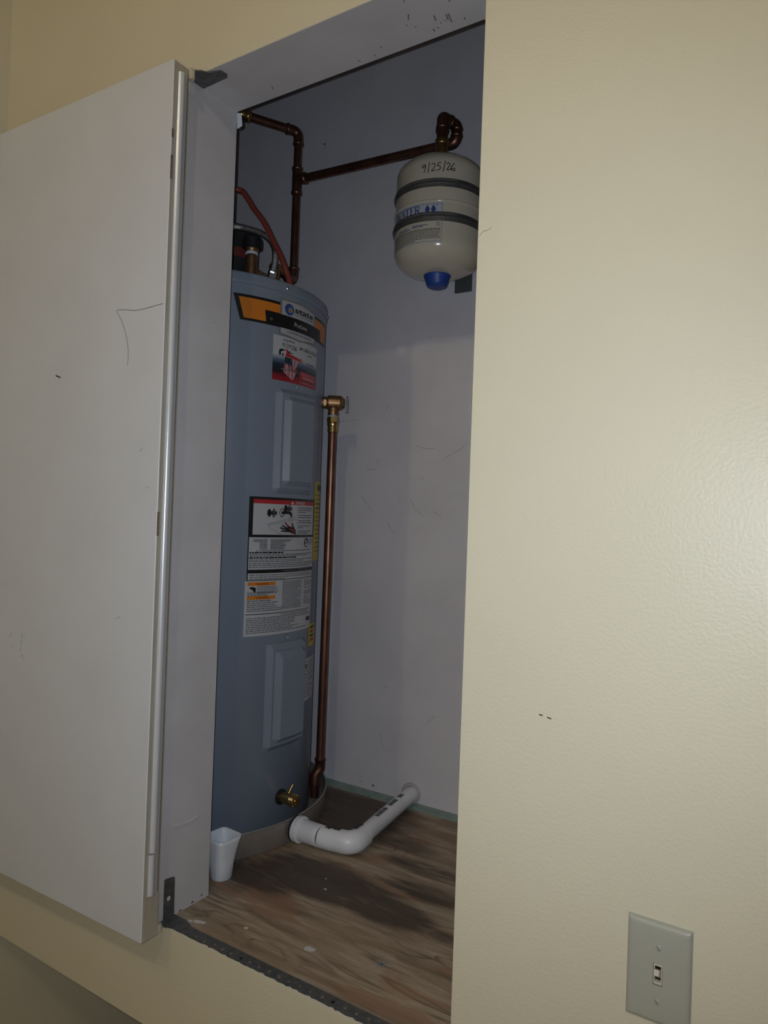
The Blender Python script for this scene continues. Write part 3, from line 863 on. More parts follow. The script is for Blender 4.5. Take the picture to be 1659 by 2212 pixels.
# handwritten 9/29/26
def hw(pts, w=.0011, mi=1, off=.0009):
    stroke(mb, [sf(*p) for p in pts], w, tuv, off, mi)
hw([(.185, .155), (.165, .15), (.155, .175), (.17, .195), (.185, .17), (.183, .24)])
hw([(.215, .12), (.212, .25)])
hw([(.235, .17), (.25, .145), (.27, .165), (.245, .225), (.275, .23)])
hw([(.305, .165), (.29, .155), (.283, .18), (.295, .195), (.305, .17), (.307, .24)])
hw([(.33, .125), (.335, .27)])
hw([(.355, .18), (.37, .155), (.388, .175), (.362, .235), (.392, .24)], .0016)
hw([(.425, .155), (.405, .20), (.412, .245), (.432, .24), (.428, .205), (.408, .215)], .0016)
a = sf(.50, .205)
text(mb, 'EMR PLUMBING & HEATING', a[0], a[1], .0078, tuv, .0009, 1, width=SWD * .475, bold=.004)
words(mb, sf(.70, 0)[0], sf(.85, 0)[0], sf(0, .265)[1], .0026, tuv, .0008, 6, 8, 1, .009)
# pipe wrench picture
spoly([(.10, .33), (.13, .285), (.19, .285), (.205, .315), (.155, .325), (.135, .355), (.135, .43), (.105, .43)], 1)
spoly([(.155, .39), (.175, .37), (.185, .44), (.16, .445)], 1)
spoly([(.215, .285), (.235, .265), (.262, .285), (.275, .33), (.30, .345), (.30, .39), (.225, .40), (.235, .33)], 2)
spoly([(.275, .30), (.30, .30), (.31, .345), (.275, .345)], 1, .0012)
spoly([(.31, .325), (.36, .33), (.36, .345), (.31, .345)], 1, .0012)
spoly([(.22, .39), (.30, .362), (.54, .422), (.552, .455), (.53, .472), (.22, .428)], 2)
disc(mb, *sf(.545, .444), .0048, .0048, tuv, .0011, 2, 16)
disc(mb, *sf(.545, .444), .0023, .0023, tuv, .0014, 3, 14)
# striped banner figure
spoly([(.21, .44), (.345, .455), (.345, .595), (.21, .575)], 5)
disc(mb, *sf(.278, .515), .0068, .0072, tuv, .0013, 6, 20, .86)
spoly([(.36, .455), (.45, .465), (.475, .52), (.455, .60), (.46, .70), (.43, .80), (.41, .83), (.395, .90), (.36, .94), (.325, .91), (.26, .855), (.195, .80), (.185, .72), (.20, .60), (.36, .62)], 4, .0009)
for k, (x0, y0, x1, y1) in enumerate(((.375, .47, .37, .60), (.405, .47, .40, .62), (.435, .475, .43, .62), (.215, .61, .215, .80), (.25, .62, .25, .82), (.285, .63, .29, .86), (.325, .64, .33, .89), (.365, .64, .365, .91), (.40, .65, .395, .87), (.435, .65, .425, .79))):
    stroke(mb, [sf(x0, y0), sf(x1, y1)], .0014, tuv, .0011, 2 if k % 2 else 3)
for k, (x0, y0, x1, y1) in enumerate(((.19, .60, .195, .70), (.285, .61, .32, .72), (.345, .61, .355, .72), (.415, .66, .395, .74), (.445, .62, .44, .72))):
    stroke(mb, [sf(x0, y0), sf(x1, y1)], .0021, tuv, .0013, 1)
words(mb, sf(.13, 0)[0], sf(.52, 0)[0], sf(0, .735)[1], .0020, tuv, .0013, 6, 5, 1, .006)
# contact lines and red service box
for i, (x0, x1, y) in enumerate(((.70, .93, .46), (.70, .95, .545), (.70, .96, .625))):
    words(mb, sf(x0, 0)[0], sf(x1, 0)[0], sf(0, y)[1], .0026, tuv, .0009, 6, 11 + i, 1, .011)
srect(.525, .975, .685, .865, 2, .0008)
a = sf(.75, .765)
text(mb, 'FOR SERVICE CALL', a[0], a[1], .0060, tuv, .0012, 4, width=SWD * .40, align='C', bold=.012)
words(mb, sf(.60, 0)[0], sf(.92, 0)[0], sf(0, .818)[1], .0056, tuv, .0012, 4, 2, 1, .006)
words(mb, sf(.54, 0)[0], sf(.97, 0)[0], sf(0, .935)[1], .0018, tuv, .0009, 4, 21, 1, .02)
tag(adopt(wh, mb.build('service_sticker', ['fade', 'p_black', 'p_red', 'p_white', 'p_pink', 'p_navy', 'p_grey'])), "plumber's sticker with red pipe wrench and striped figure")

# -- large warning label
mb = MB()   # 0 white 1 black 2 red 3 fine grey 4 orange 5 print white 6 pale red
w0, w1, wv0, wv1 = D(65.0), D(109.7), 1.1805, 1.4845
WW = w1 - w0
X = lambda f: w0 + f * WW
rect(mb, w0, w1, 1.301, wv1, tuv, .0004, 0)
rect(mb, w0 - .003, w1, wv0, 1.3012, tuv, .0004, 0)
# danger panel
dz1, dz0 = 1.4845, 1.3960
DH = dz1 - dz0
Yd = lambda f: dz1 - f * DH
rect(mb, w0, w1, dz0, dz1, tuv, .0007, 1)
rect(mb, X(.045), X(.972), Yd(.165), Yd(.06), tuv, .0010, 2)
rect(mb, X(.045), X(.972), Yd(.935), Yd(.165), tuv, .0010, 0)
text(mb, 'DANGER', X(.585), Yd(.145), .0064, tuv, .0013, 5, width=WW * .17, bold=.01)
poly(mb, [(X(.51), Yd(.145)), (X(.555), Yd(.145)), (X(.532), Yd(.07))], tuv, .0013, 5)
stroke(mb, [(X(.615), Yd(.155)), (X(.615), Yd(.945))], .0007, tuv, .0013, 3)
def knob(x, y):
    disc(mb, X(x), Yd(y), .0055, .0085, tuv, .0013, 1, 16)
    for dx, dy in ((.055, -.06), (.055, .06), (.035, 0), (.08, 0)):
        disc(mb, X(x + dx), Yd(y + dy), .0034, .0044, tuv, .0013, 1, 10, .35)
    stroke(mb, [(X(x), Yd(y)), (X(x + .09), Yd(y))], .0018, tuv, .0014, 1)
knob(.225, .39)
knob(.435, .27)
disc(mb, X(.385), Yd(.375), .0075, .0098, tuv, .0013, 1, 18, .8)
stroke(mb, [(X(.385), Yd(.375)), (X(.48), Yd(.365)), (X(.515), Yd(.40)), (X(.518), Yd(.46))], .0066, tuv, .0015, 1)
for a_, b_ in (((.20, .67), (.60, .47)), ((.215, .70), (.60, .53)), ((.215, .70), (.25, .78)), ((.25, .78), (.40, .945))):
    stroke(mb, [(X(a_[0]), Yd(a_[1])), (X(b_[0]), Yd(b_[1]))], .0008, tuv, .0013, 3)
for k in range(5):
    stroke(mb, [(X(.485 + .015 * k), Yd(.48)), (X(.48 + .017 * k), Yd(.62))], .0008, tuv, .0014, 6)
# hand
poly(mb, [(X(.60), Yd(.93)), (X(.48), Yd(.86)), (X(.43), Yd(.77)), (X(.50), Yd(.71)), (X(.555), Yd(.74)), (X(.60), Yd(.82))], tuv, .0015, 1)
for a_, b_, w in (((.47, .85), (.385, .835), .0034), ((.46, .81), (.37, .755), .0036), ((.46, .77), (.395, .695), .0036), ((.485, .74), (.435, .63), .0034), ((.57, .78), (.53, .645), .0040)):
    stroke(mb, [(X(a_[0]), Yd(a_[1])), (X(b_[0]), Yd(b_[1]))], w, tuv, .0016, 1)
stroke(mb, [(X(.50), Yd(.735)), (X(.447), Yd(.65))], .0022, tuv, .0018, 2)
stroke(mb, [(X(.59), Yd(.86)), (X(.50), Yd(.78))], .0026, tuv, .0018, 2)
for i, (y, f) in enumerate(((.235, .92), (.29, .86), (.345, .52), (.43, .9), (.485, .85), (.565, .82), (.62, .92), (.70, .78), (.75, .35), (.835, .85), (.885, .6))):
    words(mb, X(.635), X(.955), Yd(y), .0024, tuv, .0013, 3, 40 + i, f, .009)
# middle panel
rect(mb, w0, X(.012), 1.3025, 1.396, tuv, .0007, 1)
zz = 1.391
for i in range(7):
    z = 1.3905 - i * .0033
    words(mb, X(.13 if i > 1 else .06), X(.215), z, .0022, tuv, .0010, 3, 60 + i, 1, .006)
    words(mb, X(.255), X(.255 + (.30, .25, .17, .20, .20, .17, .19)[i]), z, .0022, tuv, .0010, 3, 70 + i, 1, .008)
disc(mb, X(.815), 1.3835, .0100, .0110, tuv, .0010, 1, 22)
disc(mb, X(.806), 1.3865, .0036, .0040, tuv, .0013, 5, 12)
poly(mb, [(X(.785), 1.3775), (X(.80), 1.3830), (X(.815), 1.3790), (X(.84), 1.3860), (X(.845), 1.3775), (X(.815), 1.3745)], tuv, .0013, 5)
for i in range(4):
    words(mb, X(.88), X(.98), 1.3905 - i * .0036, .0016, tuv, .0010, 3, 80 + i, (1, .85, .9, .75)[i], .008)
for i, (z, f, h, a0) in enumerate(((1.3665, .94, .0019, .09), (1.3625, .42, .0030, .02), (1.3585, .97, .0018, .02), (1.3552, .86, .0018, .02), (1.3512, .63, .0032, .02), (1.3465, .99, .0018, .02), (1.3430, .78, .0018, .02),
                                   (1.3385, .99, .0019, .02), (1.3345, .99, .0019, .02), (1.3305, .93, .0019, .02))):
    words(mb, X(a0), X(a0 + (.98 - a0) * f), z, h, tuv, .0010, 1 if h > .0025 else 3, 90 + i, 1, .012)
rect(mb, w0, w1, 1.3175, 1.3255, tuv, .0009, 1)
text(mb, 'IMPORTANT', X(.43), 1.3190, .0050, tuv, .0012, 3, width=WW * .20)
text(mb, 'IMPORTANT', X(.66), 1.3190, .0050, tuv, .0012, 3, width=WW * .20)
for i, (z, f) in enumerate(((1.3135, .95), (1.3090, .99), (1.3050, .45))):
    words(mb, X(.03), X(.98), z, .0019, tuv, .0010, 3, 110 + i, f, .012)
rect(mb, w0, w1, 1.3012, 1.3028, tuv, .0009, 1)
# lower panel, three columns
for z in (1.2945, 1.2640):
    rect(mb, X(.012), X(.335), z - .0038, z + .0038, tuv, .0010, 4)
    text(mb, 'WARNING', X(.175), z - .0024, .0042, tuv, .0013, 1, width=WW * .14, align='C')
poly(mb, [(X(.06), 1.2880), (X(.045), 1.2880), (X(.03), 1.2860), (X(.075), 1.2800), (X(.08), 1.2760), (X(.10), 1.2765), (X(.105), 1.2850), (X(.09), 1.2870)], tuv, .0012, 1)
for i in range(6):
    words(mb, X(.115), X(.37), 1.2885 - .0028 * i, .0014, tuv, .0010, 3, 120 + i, (.8, 1, .95, 1, .9, .75)[i], .008)
for i in range(4):
    words(mb, X(.012), X(.38), 1.2757 - .0024 * i, .0014, tuv, .0010, 3, 130 + i, (1, .95, .6, .65)[i], .009)
for i in range(6):
    words(mb, X(.012), X(.40 if i < 4 else .5), 1.2575 - .0044 * i, .0021 if i else .0026, tuv, .0010, 3, 140 + i, (.7, .95, .85, .9, 1, .9)[i], .009)
for i in range(20):
    words(mb, X(.43), X(.765), 1.2970 - .0032 * i, .0016, tuv, .0010, 3, 150 + i, (.98, .9, .97, .95, .92, .98, .75)[i % 7], .009)
for i in range(16):
    if i in (6,): continue
    words(mb, X(.795), X(.99), 1.2962 - .0037 * i, .0015, tuv, .0010, 3, 180 + i, (.5, .98, .95, .97, .2, .9)[i % 6], .007)
mono(mb, [(w0, 1.2275), (w1 - .012, 1.2275), (w1 - .012, 1.2290), (w0, 1.2290)], tuv, .0009, 1)
for i, (a0, f) in enumerate(((.42, .85), (.01, .97), (.01, .97), (.01, .66), (.01, .66), (.01, .68), (.01, .58), (.01, .72), (.01, .64), (.01, .88))):
    words(mb, X(a0), X(a0 + (.98 - a0) * f), 1.2240 - .0040 * i, .0019, tuv, .0010, 3, 200 + i, 1, .012)
rect(mb, X(.875), X(.975), 1.1985, 1.2080, tuv, .0010, 1)
tag(adopt(wh, mb.build('warning_label', ['label_w', 'p_black', 'p_red', 'p_grey', 'p_orange', 'p_white', 'p_pink'])), 'large white DANGER and instruction label')

# -- yellow energy label, small yellow label, white rating label on the turned-away side
mb = MB()
rect(mb, D(110.4), D(140), 1.338, 1.530, tuv, .0005, 0)
rect(mb, D(115), D(136), 1.508, 1.522, tuv, .0008, 1)
for i in range(14):
    words(mb, D(112.5), D(137), 1.497 - .0105 * i, .0035 if i in (2, 3) else .0017, tuv, .0008, 1, 230 + i, (.9, .6, .7, .95, .5, .8)[i % 6], .012)
tag(adopt(wh, mb.build('energy_label', ['p_yellow', 'p_black'])), 'yellow energy label at the right edge')
mb = MB()
rect(mb, D(108.4), D(119.5), 1.133, 1.187, tuv, .0006, 0)
for i in range(4):
    words(mb, D(110), D(118.5), 1.178 - .010 * i, .006, tuv, .0009, 1 if i % 2 == 0 else 2, 250 + i, .8, .012)
adopt(wh, mb.build('caution_label', ['p_yellow', 'p_black', 'p_red']))
mb = MB()
rect(mb, D(103.9), D(121), 1.006, 1.107, tuv, .0005, 0)
rect(mb, D(105.2), D(107.2), 1.083, 1.094, tuv, .0008, 1)
for i in range(12):
    words(mb, D(107.5 if i < 4 else 105), D(120), 1.098 - .0075 * i, .0022, tuv, .0008, 2, 260 + i, (.9, .7, .95, .6)[i % 4], .012)
adopt(wh, mb.build('rating_label', ['label_w', 'p_black', 'p_grey']))

# -- drain valve
mb = MB()
dv = Vector(tsurf(88.1, .8105, 0))
ax = Vector((1, 0, 0))
mb.lathe([(.0175, -.004), (.0175, .0035), (.016, .0045), (.011, .0045)], dv, ax, 28, 1)
mb.lathe([(.0120, .003), (.0120, .030), (.0135, .0305), (.0135, .044), (.0118, .0455), (.0085, .0455), (.0085, .036), (0, .036)], dv, ax, 20, 0)
for k in range(3):
    mb.lathe([(.0135, .0325 + k * .004), (.0142, .0335 + k * .004), (.0135, .0345 + k * .004)], dv, ax, 20, 0)
drain = adopt(wh, mb.build('drain_valve', ['brass', 'black']))
mb = MB()
mb.tube([dv + Vector((.020, .004, .010)), dv + Vector((.021, .010, .020)), dv + Vector((.022, .016, .027))], [.0035, .0032, .0036], 10)
mb.build('valve_handle', 'brass', drain)

# -- temperature and pressure relief valve (part of the heater)
PXY = Vector((-1.070, .570, 0))
rad = Vector((PXY.x - TX, PXY.y - TY, 0)).normalized()
ZV = 1.731
vc = Vector((PXY.x, PXY.y, ZV))
mb = MB()
mb.lathe([(.016, -.032), (.016, -.026), (.0125, -.025), (.0125, -.016), (.0165, -.0155), (.0185, -.012), (.0185, .016), (.0165, .021), (.0115, .0265), (.0085, .0275), (0, .0275)], vc, rad, 26)
mb.lathe([(.0120, -.030), (.0120, .004), (.0145, -.0)], vc, (0, 0, 1), 20)
mb.lathe([(.0138, -.032), (.0138, -.022), (.0125, -.0215), (.0125, -.012)], vc, (0, 0, 1), 20)
mb.hexa(vc + rad * -.021, rad, .0150, .006)
tpv = adopt(wh, mb.build('relief_valve', 'bronze'))
mb = MB()
lc = vc + rad * .0335
tang = Vector((-rad.y, rad.x, 0))
mb.obox(lc + Vector((0, 0, -.006)), rad * .0034, tang * .0065, Vector((0, 0, .0175)))
mb.obox(vc + rad * .030 + Vector((0, 0, .006)), rad * .004, tang * .003, Vector((0, 0, .0025)))
mb.lathe([(.0062, -.0016), (.0062, .0016), (0, .0016)], lc + Vector((0, 0, .0115)), rad, 14)
mb.build('relief_lever', 'hinge', tpv)

# ------------------------------------------------------------------ copper discharge pipe
dp = thing('discharge_pipe', (PXY.x, PXY.y, .74), 'long vertical copper pipe running down beside the heater into the pan', 'pipe')
mb = MB()
mb.lathe([(.0125, -.0005), (.0135, -.003), (.0125, -.0045)], (PXY.x, PXY.y, ZV - .0315), (0, 0, 1), 20)
adopt(dp, mb.build('sealant_ring', 'blue_tape'))
mb = MB()
mb.hexa(Vector((PXY.x, PXY.y, ZV - .043)), (0, 0, 1), .0152, .012)
mb.lathe([(.0128, -.036), (.0128, -.049), (.0140, -.050), (.0145, -.054), (.0140, -.058), (.0130, -.059), (.0132, -.074), (.0108, -.075)], (PXY.x, PXY.y, ZV), (0, 0, 1), 22)
adopt(dp, mb.build('brass_adapter', 'brass'))
low = Vector((PXY.x, PXY.y, .835)) - rad * .0
inn = Vector((-1.323 + rad.x * .2955, .397 + rad.y * .2955, 0))
mb = MB()
mb.tube([(PXY.x, PXY.y, ZV - .070), (PXY.x, PXY.y, 1.3), (PXY.x - .002, PXY.y, .83)], .0111, 20)
adopt(dp, mb.build('copper_tube', 'copper'))
mb = MB()
a0 = Vector((PXY.x - .002, PXY.y, .842))
a1 = Vector((PXY.x - .002, PXY.y, .818))
b0 = a1 + Vector((-rad.x * .008, -rad.y * .008, -.016)) + Vector((0.0, -.004, 0))
b1 = b0 + Vector((0, -.002, -.024))
b2 = b1 + Vector((0, 0, -.030))
mb.tube([a0, a0 + Vector((0, 0, -.004)), a0 + Vector((0, 0, -.0041)), a1, (a1 + b0) / 2 + Vector((0, 0, -.0005)), b0, b1], [.0140, .0140, .0127, .0127, .0127, .0127, .0127], 18)
mb.tube([b1 + Vector((0, 0, .004)), b1], .0140, 18)
mb.tube([b1, b2], .0111, 18)
adopt(dp, mb.build('copper_offset', 'copper'))

# ------------------------------------------------------------------ drain pan
PR = .3215
dpan = thing('drain_pan', (TX, TY, ZS), 'round shallow metal drain pan under the water heater', 'pan')
mb = MB()
mb.slathe([(0, .0005), (PR - .004, .0005)], (TX, TY, ZS), 96)
mb.slathe([(0, .006), (PR - .006, .006)], (TX, TY, ZS), 96)
mb.slathe([(PR - .004, .0005), (PR - .001, .003), (PR, .052)], (TX, TY, ZS), 96)
mb.slathe([(PR - .006, .006), (PR - .003, .008), (PR - .002, .052)], (TX, TY, ZS), 96)
adopt(dpan, mb.build('pan_shell', 'pan'))
mb = MB()
mb.slathe([(PR + .0022 * math.cos(a) - .0005, .0535 + .0022 * math.sin(a)) for a in [2 * math.pi * k / 10 for k in range(11)]], (TX, TY, ZS), 96)
adopt(dpan, mb.build('rolled_rim', 'pan_rim'))

# ------------------------------------------------------------------ PVC drain
PZ = ZS + .0295
py0 = .392
pv = thing('pvc_drain_pipe', (-.93, .40, ZS), 'white plastic drain pipe bending from the pan to the back wall', 'pipe')
x0 = TX + math.sqrt(PR ** 2 - (py0 - TY) ** 2)
mb = MB()
mb.lathe([(.0, -.006), (.026, -.006), (.0285, -.004), (.0285, -.001), (.026, 0)], (x0 + .0062, py0, PZ), (1, 0, 0), 30)
adopt(pv, mb.build('rubber_gasket', 'foam'))
mb = MB()
mb.lathe([(.0, .0005), (.0265, .0005), (.0285, .002), (.0285, .014), (.027, .0155), (.0235, .0155)], (x0 + .0055, py0, PZ), (1, 0, 0), 34)
adopt(pv, mb.build('bulkhead_flange', 'pvc'))
XE = -.852
dirn = Vector((-.040, .317, 0)).normalized()
mb = MB()
mb.lathe([(.0235, .013), (.0235, .064), (.0225, .066), (.0205, .066)], (x0 + .0055, py0, PZ), (1, 0, 0), 30)
adopt(pv, mb.build('coupling', 'pvc'))
mb = MB()
xa = x0 + .0715
mb.lathe([(.0205, -.003), (.0205, .003)], (xa, py0, PZ), (1, 0, 0), 28)
adopt(pv, mb.build('joint_line', 'ink'))
mb = MB()
corner = Vector((XE, py0 + .010, PZ))
mb.lathe([(.0205, 0), (.0233, .0003)], (xa + .003, py0, PZ), (1, 0, 0), 30)
mb.tube([(xa + .003, py0, PZ), (xa + .03, py0 + .003, PZ)] + arc(corner, (-1, -.06, 0), dirn, .026, 10) + [corner + dirn * .050], [.0233, .0233] + [.0240] * 11 + [.0235], 28)
adopt(pv, mb.build('elbow', 'pvc'))
mb = MB()
endp = corner + dirn * ((YB + .012 - corner.y) / dirn.y)
mb.tube([corner + dirn * .045, endp], .0190, 28)
run = adopt(pv, mb.build('pipe_run', 'pvc'))
# printed marks and primer smears along the pipe
mb = MB()
side = Vector((dirn.y, -dirn.x, 0))
def psurf(s, a, r=.0193):
    return corner + dirn * s + r * (math.cos(a) * Vector((0, 0, 1)) + math.sin(a) * (-side))
rr = random.Random(9)
for s0, s1 in ((.115, .150), (.155, .168), (.185, .225), (.24, .262)):
    s = s0
    while s < s1:
        w = .003 + .005 * rr.random()
        aa = [-.30, -.10, .10, .28]
        for q in range(3):
            mb.add([psurf(s, aa[q]), psurf(s + w, aa[q]), psurf(s + w, aa[q + 1]), psurf(s, aa[q + 1])], [(0, 1, 2, 3)])
        s += w + .0015
adopt(pv, mb.build('pipe_print', 'ink'))
def smear(o_, d_, e_, s0, s1, a0, a1, seed, r=.0243):
    # ragged primer smear wrapped on a straight arm of the elbow
    r_ = random.Random(seed)
    mb = MB()
    n_ = 12
    rows = []
    for k in range(n_ + 1):
        q_ = s0 + (s1 - s0) * k / n_
        lo = a0 + (a1 - a0) * .35 * r_.random()
        hi = a1 - (a1 - a0) * .35 * r_.random()
        rows.append([o_ + d_ * q_ + r * (math.cos(t) * Vector((0, 0, 1)) + math.sin(t) * e_) for t in [lo + (hi - lo) * j / 3 for j in range(4)]])
    for A_, B_ in zip(rows[:-1], rows[1:]):
        for j in range(3):
            mb.add([A_[j], B_[j], B_[j + 1], A_[j + 1]], [(0, 1, 2, 3)])
    adopt(pv, mb.build('primer_smear', 'ink'))
smear(Vector((xa, py0 + .002, PZ)), Vector((1, .10, 0)).normalized(), Vector((0, 1, 0)), .014, .048, -.38, .38, 3, .0250)
smear(corner, dirn, -side, .020, .055, -.12, .60, 5, .0252)
mb = MB()
mb.lathe([(.0265, 0), (.0265, .004), (.0215, .0055), (.0195, .0055)], (endp.x + .0, YB, PZ + .001), (0, -1, 0), 30)
adopt(pv, mb.build('wall_collar', 'edge_grey'))

# ------------------------------------------------------------------ copper supply piping
def bend_fitting(mb, corner, a, b, r, cr, pr_=.0133):
    """copper elbow with a collar at each mouth"""
    corner, a, b = Vector(corner), Vector(a).normalized(), Vector(b).normalized()
    mb.tube([corner + a * (r + .016)] + arc(corner, a, b, r, 9) + [corner + b * (r + .016)], pr_, 20, caps=False)
    for d in (a, b):
        mb.tube([corner + d * (r + .013), corner + d * (r + .015), corner + d * (r + .019), corner + d * (r + .021)], [pr_, cr, cr, pr_ * .84], 20, caps=False)
cs = thing('copper_supply_pipe', (-1.2578, .62, 1.965), 'dark copper pipework with a tee rising from the heater top', 'pipe')
RX, RY = -1.2578, .62
run_d = Vector((-.47, -.883, 0)).normalized()
ZT = 2.484
ZB = 2.080
mb = MB(); mb.tube([(RX, RY, ZB + .03), (RX, RY, ZT - .03)], .0111, 20)
adopt(cs, mb.build('riser_tube', 'copper'))
mb = MB(); bend_fitting(mb, (RX, RY, ZT), (0, 0, -1), run_d, .016, .0150)
adopt(cs, mb.build('elbow', 'copper'))
top_end = Vector((RX, RY, ZT)) + run_d * .30
mb = MB(); mb.tube([Vector((RX, RY, ZT)) + run_d * .03, Vector((RX, RY, ZT)) + run_d * .150], .0111, 20)
adopt(cs, mb.build('top_run', 'copper'))
mb = MB()
q = Vector((RX, RY, ZT)) + run_d * .138
mb.tube([q, q + run_d * .002, q + run_d * .012, q + run_d * .0125, q + run_d * .03, q + run_d * .034], [.0125, .0158, .0158, .0142, .0142, .0125], 20)
adopt(cs, mb.build('union', 'brass'))
mb = MB()
mb.tube([q + run_d * .034, q + run_d * .17], .0135, 20)
mb.tube([q + run_d * .17] + [q + run_d * .17 + Vector((0, 0, .27))], .0135, 20)
adopt(cs, mb.build('plastic_supply', 'pvc'))
# tee and the branch to the expansion tank
ZTee = 2.354
bd = Vector((.999, .0436, -.016)).normalized()
mb = MB()
mb.tube([(RX, RY, ZTee - .036), (RX, RY, ZTee + .030)], .0133, 20)
for z0 in (ZTee + .026, ZTee - .040):
    mb.tube([(RX, RY, z0), (RX, RY, z0 + .002), (RX, RY, z0 + .007), (RX, RY, z0 + .009)], [.0133, .0152, .0152, .0115], 20)
t0 = Vector((RX, RY, ZTee))
mb.tube([t0, t0 + bd * .026], .0133, 20)
mb.tube([t0 + bd * .022, t0 + bd * .024, t0 + bd * .030, t0 + bd * .033], [.0133, .0154, .0154, .0115], 20)
adopt(cs, mb.build('tee', 'copper'))
EX, EY = -.7945, .583
bc = Vector((-.782, .631, 0))
bz = 2.341
bend1 = Vector((bc.x, bc.y, bz))
bd = (bend1 - t0).normalized()
mb = MB(); mb.tube([t0 + bd * .03, bend1 - bd * .02], .0111, 20)
adopt(cs, mb.build('branch_tube', 'copper'))
mb = MB(); bend_fitting(mb, bend1, -bd, (0, 0, 1), .014, .0150)
adopt(cs, mb.build('elbow', 'copper'))
ztop = 2.381
bend2 = Vector((bc.x, bc.y, ztop))
neck = Vector((EX, EY, ztop))
hd = (neck - bend2)
hl = hd.length
hd.normalize()
mb = MB(); bend_fitting(mb, bend2, (0, 0, -1), hd, .008, .0150)
adopt(cs, mb.build('elbow', 'copper'))
mb = MB(); bend_fitting(mb, neck, -hd, (0, 0, -1), .008, .0152, .0136)
adopt(cs, mb.build('elbow', 'copper'))
mb = MB()
mb.lathe([(.0135, .036), (.0158, .034), (.0158, .028), (.0128, .026), (.0128, .012)], (EX, EY, 2.318), (0, 0, 1), 22)
adopt(cs, mb.build('tank_adapter', 'copper'))
# bottom elbow toward the heater outlet
od = Vector((.22, -.975, 0)).normalized()
mb = MB(); bend_fitting(mb, (RX, RY, ZB), (0, 0, 1), od, .016, .0150)
adopt(cs, mb.build('elbow', 'copper'))
mb = MB()
e0 = Vector((RX, RY, ZB)) + od * .035
mb.tube([e0 - od * .01, e0 + od * .045, e0 + od * .0455, e0 + od * .075], [.0118, .0118, .0145, .0145], 18)
nip = e0 + od * .068
mb.tube([nip, nip + Vector((0, 0, -.1145))], .0125, 18)
adopt(cs, mb.build('brass_nipple', 'bronze'))

# ------------------------------------------------------------------ mixing valve, braided hose, red tube, black canister on the heater top
LT = 1.9640
mv = thing('mixing_valve', (-1.166, .36, LT), 'brass valve with a black knob on top of the heater', 'valve')
mb = MB()
mb.lathe([(0, 0), (.0155, 0), (.0155, .012), (.0142, .013), (.0142, .082), (.0125, .084)], (-1.166, .36, LT), (0, 0, 1), 24)
mb.slathe([(.0135, .091), (.0165, .096), (.0165, .099)], (-1.166, .36, LT), 24)
adopt(mv, mb.build('valve_body', 'bronze'))
mb = MB(); mb.lathe([(.0145, .084), (.0152, .087), (.0140, .091)], (-1.166, .36, LT), (0, 0, 1), 24)
adopt(mv, mb.build('sealant_ring', 'flap'))
mb = MB()
mb.lathe([(.0, .0985), (.0195, .0985), (.0222, .101), (.0222, .121), (.0195, .126), (0, .127)], (-1.166, .36, LT), (0, 0, 1), 24)
for k in range(12):
    a = 2 * math.pi * k / 12
    mb.obox((-1.166 + .0222 * math.cos(a), .36 + .0222 * math.sin(a), LT + .111), (.0012 * math.cos(a), .0012 * math.sin(a), 0), (-.0022 * math.sin(a), .0022 * math.cos(a), 0), (0, 0, .0095))
adopt(mv, mb.build('knob', 'black'))
mb = MB(); mb.tube([(-1.166, .372, LT + .05), (-1.172, .40, LT + .05), (-1.176, .412, LT + .05)], [.010, .010, .012], 14)
adopt(mv, mb.build('side_port', 'bronze'))

def smooth_path(pts, n=8):
    pts = [Vector(p) for p in pts]
    P = [pts[0] * 2 - pts[1]] + pts + [pts[-1] * 2 - pts[-2]]
    out = []
    for i in range(1, len(P) - 2):
        p0, p1, p2, p3 = P[i - 1:i + 3]
        for k in range(n):
            t = k / n
            out.append(.5 * ((2 * p1) + (-p0 + p2) * t + (2 * p0 - 5 * p1 + 4 * p2 - p3) * t * t + (-p0 + 3 * p1 - 3 * p2 + p3) * t ** 3))
    out.append(pts[-1])
    return out
fh = thing('braided_hose', (-1.21, .47, LT), 'short corrugated steel hose arching over the black valve knob', 'hose')
fp = smooth_path([(-1.24, .20, 2.082), (-1.1683, .30, 2.0945), (-1.163, .33, 2.1005), (-1.160, .37, 2.1060), (-1.163, .405, 2.1070), (-1.173, .44, 2.1010), (-1.184, .46, 2.0880), (-1.194, .47, 2.068), (-1.2035, .475, 2.052)], 14)
mb = MB()
mb.tube(fp, [.0072 + .0007 * math.sin(i * 2.3) for i in range(len(fp))], 12)
adopt(fh, mb.build('corrugated_tube', 'steel'))
mb = MB()
dlast = (Vector(fp[-1]) - Vector(fp[-4])).normalized()
mb.lathe([(0, -.002), (.0095, -.002), (.0105, .001), (.0105, .013), (.009, .016), (0, .016)], fp[-1], dlast, 6, 0, False)
adopt(fh, mb.build('hex_nut', 'chrome'))
mb = MB()
e1 = Vector(fp[-1]) + dlast * .016
mb.tube([e1, e1 + dlast * .02, Vector((e1.x - .004, e1.y + .004, LT + .001))], .0075, 12)
adopt(fh, mb.build('stub', 'chrome'))

rt = thing('red_tube', (-1.0965, .42, LT), 'red plastic tube curving up from the edge of the heater top', 'tube')
mb = MB()
rp_ = smooth_path([(-1.30, .28, 2.215), (-1.2226, .36, 2.2151), (-1.203, .37, 2.2006), (-1.1843, .38, 2.1698), (-1.1596, .39, 2.1357), (-1.1375, .40, 2.0913), (-1.12, .41, 2.0534), (-1.1090, .42, 2.0169), (-1.0987, .42, 1.9909), (-1.0935, .42, LT + .001)], 8)
mb.tube(rp_, .0066, 14)
adopt(rt, mb.build('tube', 'red_tube'))

